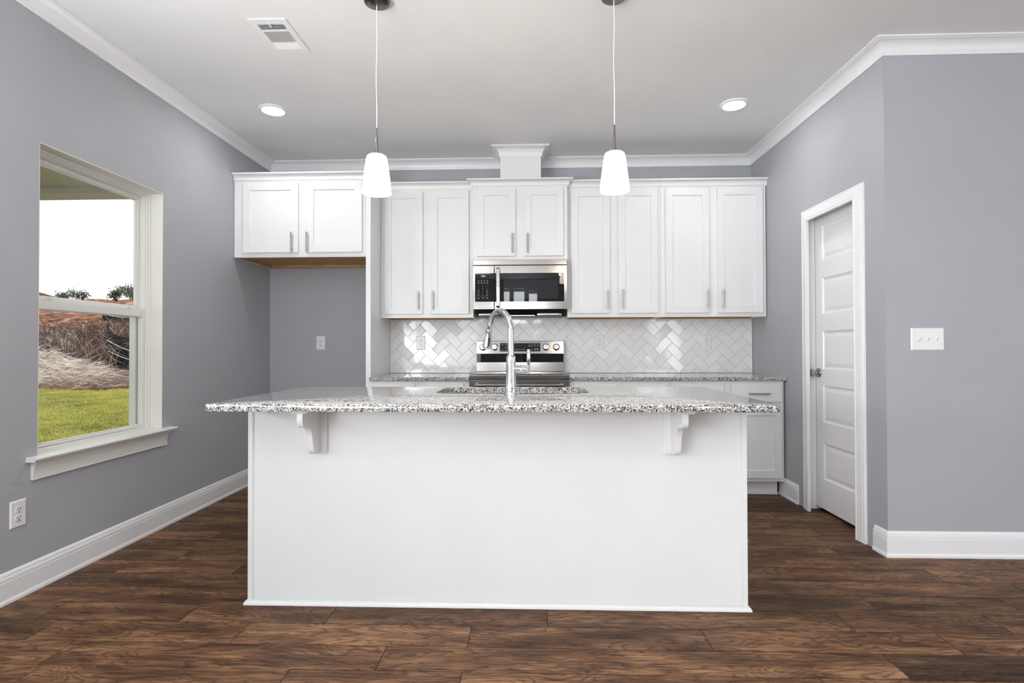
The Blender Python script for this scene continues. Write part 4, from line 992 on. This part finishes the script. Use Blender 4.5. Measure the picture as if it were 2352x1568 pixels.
# ceiling register
VX0, VX1, VY0, VY1 = -1.424, -1.229, 2.690, 2.996
vn = thing('ceiling_vent', ((VX0 + VX1) / 2, (VY0 + VY1) / 2, ZC), 'white rectangular metal air register in the ceiling', 'vent')
z1, z0 = ZC - 0.0006, ZC - 0.009
ax0, ax1 = VX0 + 0.030, VX1 - 0.030
secs = [(VY0 + 0.040, VY0 + 0.095), (VY0 + 0.108, VY0 + 0.200), (VY0 + 0.214, VY0 + 0.266)]
g = G()
g.box(VX0, ax0, VY0, VY1, z0 + 0.003, z1); g.box(ax1, VX1, VY0, VY1, z0 + 0.003, z1)
yy_ = [VY0] + [v for s in secs for v in s] + [VY1]
for i in range(0, len(yy_), 2): g.box(ax0, ax1, yy_[i], yy_[i + 1], z0 + 0.003, z1)
obj('vent_frame', g, M['trim'], vn)
obj('vent_throat', G().box(ax0, ax1, VY0 + 0.038, VY1 - 0.038, z1 - 0.0004, z1), M['slot'], vn, label='dark duct opening')
def louvre(name, items, m, lab):
    obj(name, items, m, vn, label=lab)
g = G()
for i in range(5):
    y = secs[0][0] + i * 0.0135; g.add([(ax0, y, z0), (ax1, y, z0), (ax1, y + 0.007, z1 - 0.001), (ax0, y + 0.007, z1 - 0.001), (ax0, y + 0.003, z0), (ax1, y + 0.003, z0), (ax1, y + 0.010, z1 - 0.001), (ax0, y + 0.010, z1 - 0.001)], [(0, 1, 2, 3), (4, 7, 6, 5), (0, 4, 5, 1), (1, 5, 6, 2), (2, 6, 7, 3), (3, 7, 4, 0)])
louvre('near_louvre', g, M['trim'], 'near slats with dark gaps')
g = G()
for i in range(11):
    x = ax0 + 0.003 + i * (ax1 - ax0 - 0.004) / 11; w = (ax1 - ax0) / 11 * 0.95
    g.add([(x, secs[1][0], z0), (x + w, secs[1][0], z1 - 0.001), (x + w, secs[1][1], z1 - 0.001), (x, secs[1][1], z0), (x + .001, secs[1][0], z0), (x + w + .001, secs[1][0], z1 - 0.001), (x + w + .001, secs[1][1], z1 - 0.001), (x + .001, secs[1][1], z0)], [(0, 1, 2, 3), (4, 7, 6, 5), (0, 4, 5, 1), (1, 5, 6, 2), (2, 6, 7, 3), (3, 7, 4, 0)])
louvre('middle_louvre', g, M['ventgray'], 'gray middle vanes')
g = G()
for i in range(4):
    y = secs[2][0] + i * 0.0135; g.add([(ax0, y, z1 - 0.002), (ax1, y, z1 - 0.002), (ax1, y + 0.013, z0), (ax0, y + 0.013, z0), (ax0, y, z1 - 0.001), (ax1, y, z1 - 0.001), (ax1, y + 0.013, z0 + 0.001), (ax0, y + 0.013, z0 + 0.001)], [(0, 1, 2, 3), (4, 7, 6, 5), (0, 4, 5, 1), (1, 5, 6, 2), (2, 6, 7, 3), (3, 7, 4, 0)])
louvre('far_louvre', g, M['trim'], 'far white slats')
g = G().box(VX0 + 0.095, VX0 + 0.099, VY0 + 0.030, VY0 + 0.055, z0 - 0.006, z0 + 0.003)
obj('damper_lever', g, M['trim'], vn)

# ------------------------------------------------------------------ outside the window
def hN(x, y, s=0.0):
    return (math.sin(x * 1.7 + s) * math.cos(y * 1.3 + s * 2) + 0.5 * math.sin(x * 3.9 + y * 2.7 + s) + 0.3 * math.sin(x * 8.3 - y * 7.1))
def terrain(x, y):
    if y < 13.2: z = -0.38 + max(0, y - 7.5) * 0.088
    elif y < 27: z = 0.12 + (y - 13.2) * 0.235
    else: z = 3.363 + (y - 27) * 0.098
    z += 0.05 * hN(x * 0.35, y * 0.35) * min(1, max(0, (y - 8) / 6)) + (0.16 * hN(x * 0.22, y * 0.22, 2) if y > 15 else 0)
    if y > 24: z += 0.8 * math.exp(-((x + 26.9) / 0.9) ** 2 - ((y - 29.0) / 1.5) ** 2)
    return z
def patch(x0, x1, y0, y1, st):
    nx = int((x1 - x0) / st) + 1; ny = int((y1 - y0) / st) + 1; g = G()
    vs = [(x0 + i * st, y0 + j * st, terrain(x0 + i * st, y0 + j * st)) for j in range(ny) for i in range(nx)]
    return g.add(vs, [(j * nx + i, j * nx + i + 1, (j + 1) * nx + i + 1, (j + 1) * nx + i) for j in range(ny - 1) for i in range(nx - 1)])
structure('lawn_ground', patch(-20, XL - WT - 0.01, -6, 13.4, 0.3), M['lawn'], 'mown yellow green lawn outside the window', 'lawn', smooth=60, recalc=False)
structure('dirt_bank', [setattr(q_, 'v', [(x, y, z - (0.04 if y < 13.3 else 0)) for x, y, z in q_.v]) or q_ for q_ in [patch(-60, -2.5, 12.9, 60, 0.5)]][0], M['dirt'], 'bare red clay bank rising behind the lawn', 'hillside', smooth=60, recalc=False)
def blades(n, fx, rnd, hmin, hmax, wid, lean, tint, flat=0.0, wind=(0, 0)):
    g = G(); tt = []
    for _ in range(n):
        x, y = fx(rnd); z = terrain(x, y) + rnd.random() * flat
        h = hmin + (hmax - hmin) * rnd.random() ** 1.5; a = rnd.random() * 2 * PI; l = lean * (0.3 + rnd.random())
        dx, dy = math.cos(a) * l * h + wind[0] * h, math.sin(a) * l * h * 0.6 + wind[1] * h; w = wid * (0.6 + 0.8 * rnd.random()) / 2
        b = rnd.random() * PI; cx, cy = math.cos(b) * w, math.sin(b) * w * 0.5
        g.add([(x - cx, y - cy, z), (x + cx, y + cy, z), (x + dx * 0.4 - cx * 0.8, y + dy * 0.4 - cy * 0.8, z + h * 0.62), (x + dx * 0.4 + cx * 0.8, y + dy * 0.4 + cy * 0.8, z + h * 0.62), (x + dx, y + dy, z + h * (1 - 0.3 * l))], [(0, 1, 3, 2), (2, 3, 4)])
        t = tint(rnd, x, y); tt += [t, t]
    return g, tt
ro = random.Random(21)
def wedge(y0, y1, r0=-1.02, r1=-0.62):
    def f(r):
        y = y0 + (y1 - y0) * r.random(); return (y * (r0 + (r1 - r0) * r.random()), y)
    return f
g, tt = blades(26000, wedge(7.2, 13.5), ro, 0.018, 0.045, 0.009, 1.0, lambda r, x, y: min(1, max(0, 0.50 + 0.30 * hN(x * 0.6, y * 1.1) + r.gauss(0, 0.16))))
tag(obj('lawn_grass', g, M['grass'], recalc=False, tints=tt), 'short yellow green grass blades on the lawn', 'grass', kind='stuff')
# dark thatch under the brush, then tangled stems: arcs that spring up and flop over
def arc_tangle(n, place, hlo, hhi, wid, rnd, tint, side=(0.10, 0.75)):
    g = G(); tt = []
    for _ in range(n):
        x, y, zb = place(rnd); z = terrain(x, y) + zb
        h = hlo + (hhi - hlo) * rnd.random() ** 1.4; dx = rnd.gauss(side[0], side[1]) * h; dy = rnd.gauss(0, 0.3) * h
        dr = rnd.random() * 0.7; w = wid * (0.5 + rnd.random())
        P = [(x, y, z), (x + dx * 0.3, y + dy * 0.3, z + h * 0.55), (x + dx * 0.75, y + dy * 0.75, z + h * (0.95 - 0.25 * dr)), (x + dx * 1.25, y + dy * 1.2, z + h * (1.0 - 0.9 * dr))]
        vs = []
        for i, p in enumerate(P):
            ww = w * (1, 0.9, 0.65, 0.15)[i] / 2; vs += [(p[0] - ww, p[1], p[2] - ww * 0.35), (p[0] + ww, p[1], p[2] + ww * 0.35)]
        g.add(vs, [(0, 1, 3, 2), (2, 3, 5, 4), (4, 5, 7, 6)]); t = min(1, max(0, tint(rnd))); tt += [t] * 3
    return g, tt
def brush_spot(r):
    while True:
        y = 14.2 + 3.2 * r.random(); q = -1.0 + 0.36 * r.random()
        if q > -0.815 and y < 15.7 and r.random() < 0.93: continue      # thin in front of the silt fence
        return y * q, y, 0.0
g, tt = arc_tangle(12000, brush_spot, 0.15, 1.25, 0.0125, ro, lambda r: r.gauss(0.22, 0.14) if r.random() < 0.66 else r.gauss(0.75, 0.2))
tag(obj('dry_brush', g, M['drybrown'], recalc=False, tints=tt), 'tangled brown dry brush standing at the foot of the bank', 'brush', kind='stuff')
# bleached straw flattened in a long swath along the lawn's edge
def straw_h(x, y):
    u = (x / y + 1.0) / 0.25
    return max(0.03, 0.85 * max(0, 1 - max(0, u - 0.35) / 0.62) * max(0, 1 - ((y - 13.9) / 0.55) ** 2))
g = G(); tt = []
for _ in range(9500):
    y = 13.35 + 1.1 * ro.random(); u = ro.random() ** 0.8; x = y * (-1.04 + 0.30 * u); hh = straw_h(x, y)
    z = terrain(x, y) + hh * (0.10 + 0.90 * ro.random() ** 0.7); lift = z - terrain(x, y)
    L = 0.25 + 0.55 * ro.random(); a = ro.gauss(0.0, 0.8); dx = math.cos(a) * L * (1 if ro.random() < 0.75 else -1); dy = -abs(math.sin(a)) * L * 0.5
    dz = ro.gauss(-0.18, 0.30) * L; w = 0.005 + 0.008 * ro.random()
    z3 = max(terrain(x + dx, y + dy) + 0.01, z + dz)
    g.add([(x, y, z), (x, y, z + w), (x + dx * 0.5, y + dy * 0.5, (z + z3) / 2 + 0.05 + w), (x + dx * 0.5, y + dy * 0.5, (z + z3) / 2 + 0.05), (x + dx, y + dy, z3)], [(0, 1, 2, 3), (3, 2, 4)])
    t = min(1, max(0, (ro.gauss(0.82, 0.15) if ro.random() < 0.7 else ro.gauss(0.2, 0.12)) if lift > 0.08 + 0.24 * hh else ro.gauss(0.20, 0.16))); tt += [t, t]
tag(obj('straw_mat', g, M['straw'], recalc=False, tints=tt), 'bleached pale straw flattened along the lawn edge', 'straw', kind='stuff')
# silt fences
def silt(name, lab, pts, sag, cords, stakes):
    f = thing(name, pts[0][0], lab, 'silt fence')
    n = 14; g = G(); top = []; bot = []
    for i in range(n + 1):
        t = i / n; s = t * (len(pts) - 1); k = min(int(s), len(pts) - 2); u = s - k
        a = Vector(pts[k][0]).lerp(Vector(pts[k + 1][0]), u); h = pts[k][1] + (pts[k + 1][1] - pts[k][1]) * u - sag * math.sin(PI * u)
        wv = 0.04 * math.sin(i * 1.9); bot.append((a.x, a.y + wv, a.z)); top.append((a.x, a.y - wv * 0.5, a.z + h))
    vs = bot + top + [(x, y + 0.012, z) for x, y, z in bot] + [(x, y + 0.012, z) for x, y, z in top]; m = n + 1; fs = []
    for i in range(n):
        fs += [(i, i + 1, m + i + 1, m + i), (2 * m + i, 3 * m + i, 3 * m + i + 1, 2 * m + i + 1), (m + i, m + i + 1, 3 * m + i + 1, 3 * m + i), (i, 2 * m + i, 2 * m + i + 1, i + 1)]
    fs += [(0, m, 3 * m, 2 * m), (n, 2 * m + n, 3 * m + n, m + n)]
    obj('fence_fabric', g.add(vs, fs), M['silt'], f, smooth=60)
    for fr in cords:
        P = [Vector(b).lerp(Vector(t), fr) + Vector((0, -0.03, -0.10 * math.sin(PI * min(1, i / n * 1.1)))) for i, (b, t) in enumerate(zip(bot, top))]
        obj('cord', G().tube(P, 0.011, 8), M['cord'], f, smooth=60, label='white cord')
    for k in stakes:
        p = Vector(pts[k][0]); h = pts[k][1] + 0.20
        obj('stake', G().add([(p.x - .02, p.y - .05, p.z - 0.05), (p.x + .03, p.y - .05, p.z - 0.05), (p.x + .03, p.y, p.z - 0.05), (p.x - .02, p.y, p.z - 0.05), (p.x + .03, p.y - .05, p.z + h), (p.x + .07, p.y - .05, p.z + h), (p.x + .07, p.y, p.z + h), (p.x + .03, p.y, p.z + h)],
                             [(0, 3, 2, 1), (4, 5, 6, 7), (0, 1, 5, 4), (1, 2, 6, 5), (2, 3, 7, 6), (3, 0, 4, 7)]), M['stake'], f)
def tp(x, y, dz=0.0): return (x, y, terrain(x, y) + dz)
silt('silt_fence', 'black sagging silt fence with two white cords at the lawn edge', [(tp(-12.25, 15.4), 1.0), (tp(-9.9, 14.3), 1.0), (tp(-7.2, 14.0), 1.0)], 0.16, (0.42, 0.72), (0, 1, 2))
silt('silt_fence', 'far black silt fence up on the clay bank', [(tp(-18.4, 22.9), 0.5), (tp(-15.5, 21.4), 0.6), (tp(-11.5, 20.4), 0.6)], 0.05, (0.6,), (0, 1, 2))
# shrubs along the top of the bank
def shrub(x, y, w, h, n, lab, seed):
    r = random.Random(seed); z = terrain(x, y)
    s = thing('bank_shrub', (x, y, z), lab, 'shrub', 'shrubs on the crest of the bank')
    g = G()
    for i in range(5):
        a = r.random() * 2 * PI; g.tube([(x, y, z - 0.1), (x + math.cos(a) * w * 0.15, y + math.sin(a) * w * 0.1, z + h * 0.4), (x + math.cos(a) * w * 0.36, y + math.sin(a) * w * 0.3, z + h * 0.8)], [0.05, 0.035, 0.012], 7)
    obj('stems', g, M['stake'], s)
    g = G(); tt = []
    cl = [(r.gauss(0, 0.30) * w, r.gauss(0, 0.25) * w, h * (0.45 + 0.45 * r.random())) for _ in range(9)]
    for _ in range(n):
        c = r.choice(cl); rad = 0.17 * w
        p = Vector((x + c[0] + r.gauss(0, rad), y + c[1] + r.gauss(0, rad), z + max(0.08, c[2] + r.gauss(0, rad * 0.8))))
        a = Vector((r.gauss(0, 1), r.gauss(0, 1), r.gauss(0, 1))).normalized() * 0.085; b = a.orthogonal().normalized() * 0.04
        g.add([p - a, p + b, p + a, p - b], [(0, 1, 2, 3)]); tt.append(r.random())
    obj('foliage', g, M['leaf'], s, recalc=False, tints=tt)
shrub(-38.7, 44.0, 1.0, 0.62, 330, 'low green shrub on the crest, leftmost through the window', 1)
shrub(-38.0, 45.0, 1.05, 0.85, 330, 'dark ragged shrub on the crest, second from left in window', 2)
shrub(-34.2, 44.0, 1.0, 1.0, 420, 'dark shrub on the crest left of the biggest one', 3)
shrub(-32.6, 43.5, 1.5, 1.45, 800, 'biggest dark shrub on the crest at the right of window', 4)
# covered porch outside
po = thing('porch_roof', (-4.6, 2.0, 2.6), 'cream porch ceiling with edge beam outside the window', 'porch roof')
obj('porch_ceiling', G().box(-8.0, XL - WT - 0.005, -5.5, 5.5, 2.765, 2.84), M['cream'], po)
obj('porch_beam', G().box(-8.0, XL - WT - 0.005, 5.38, 5.62, 2.705, 2.835), M['cream'], po, bev=0.004)
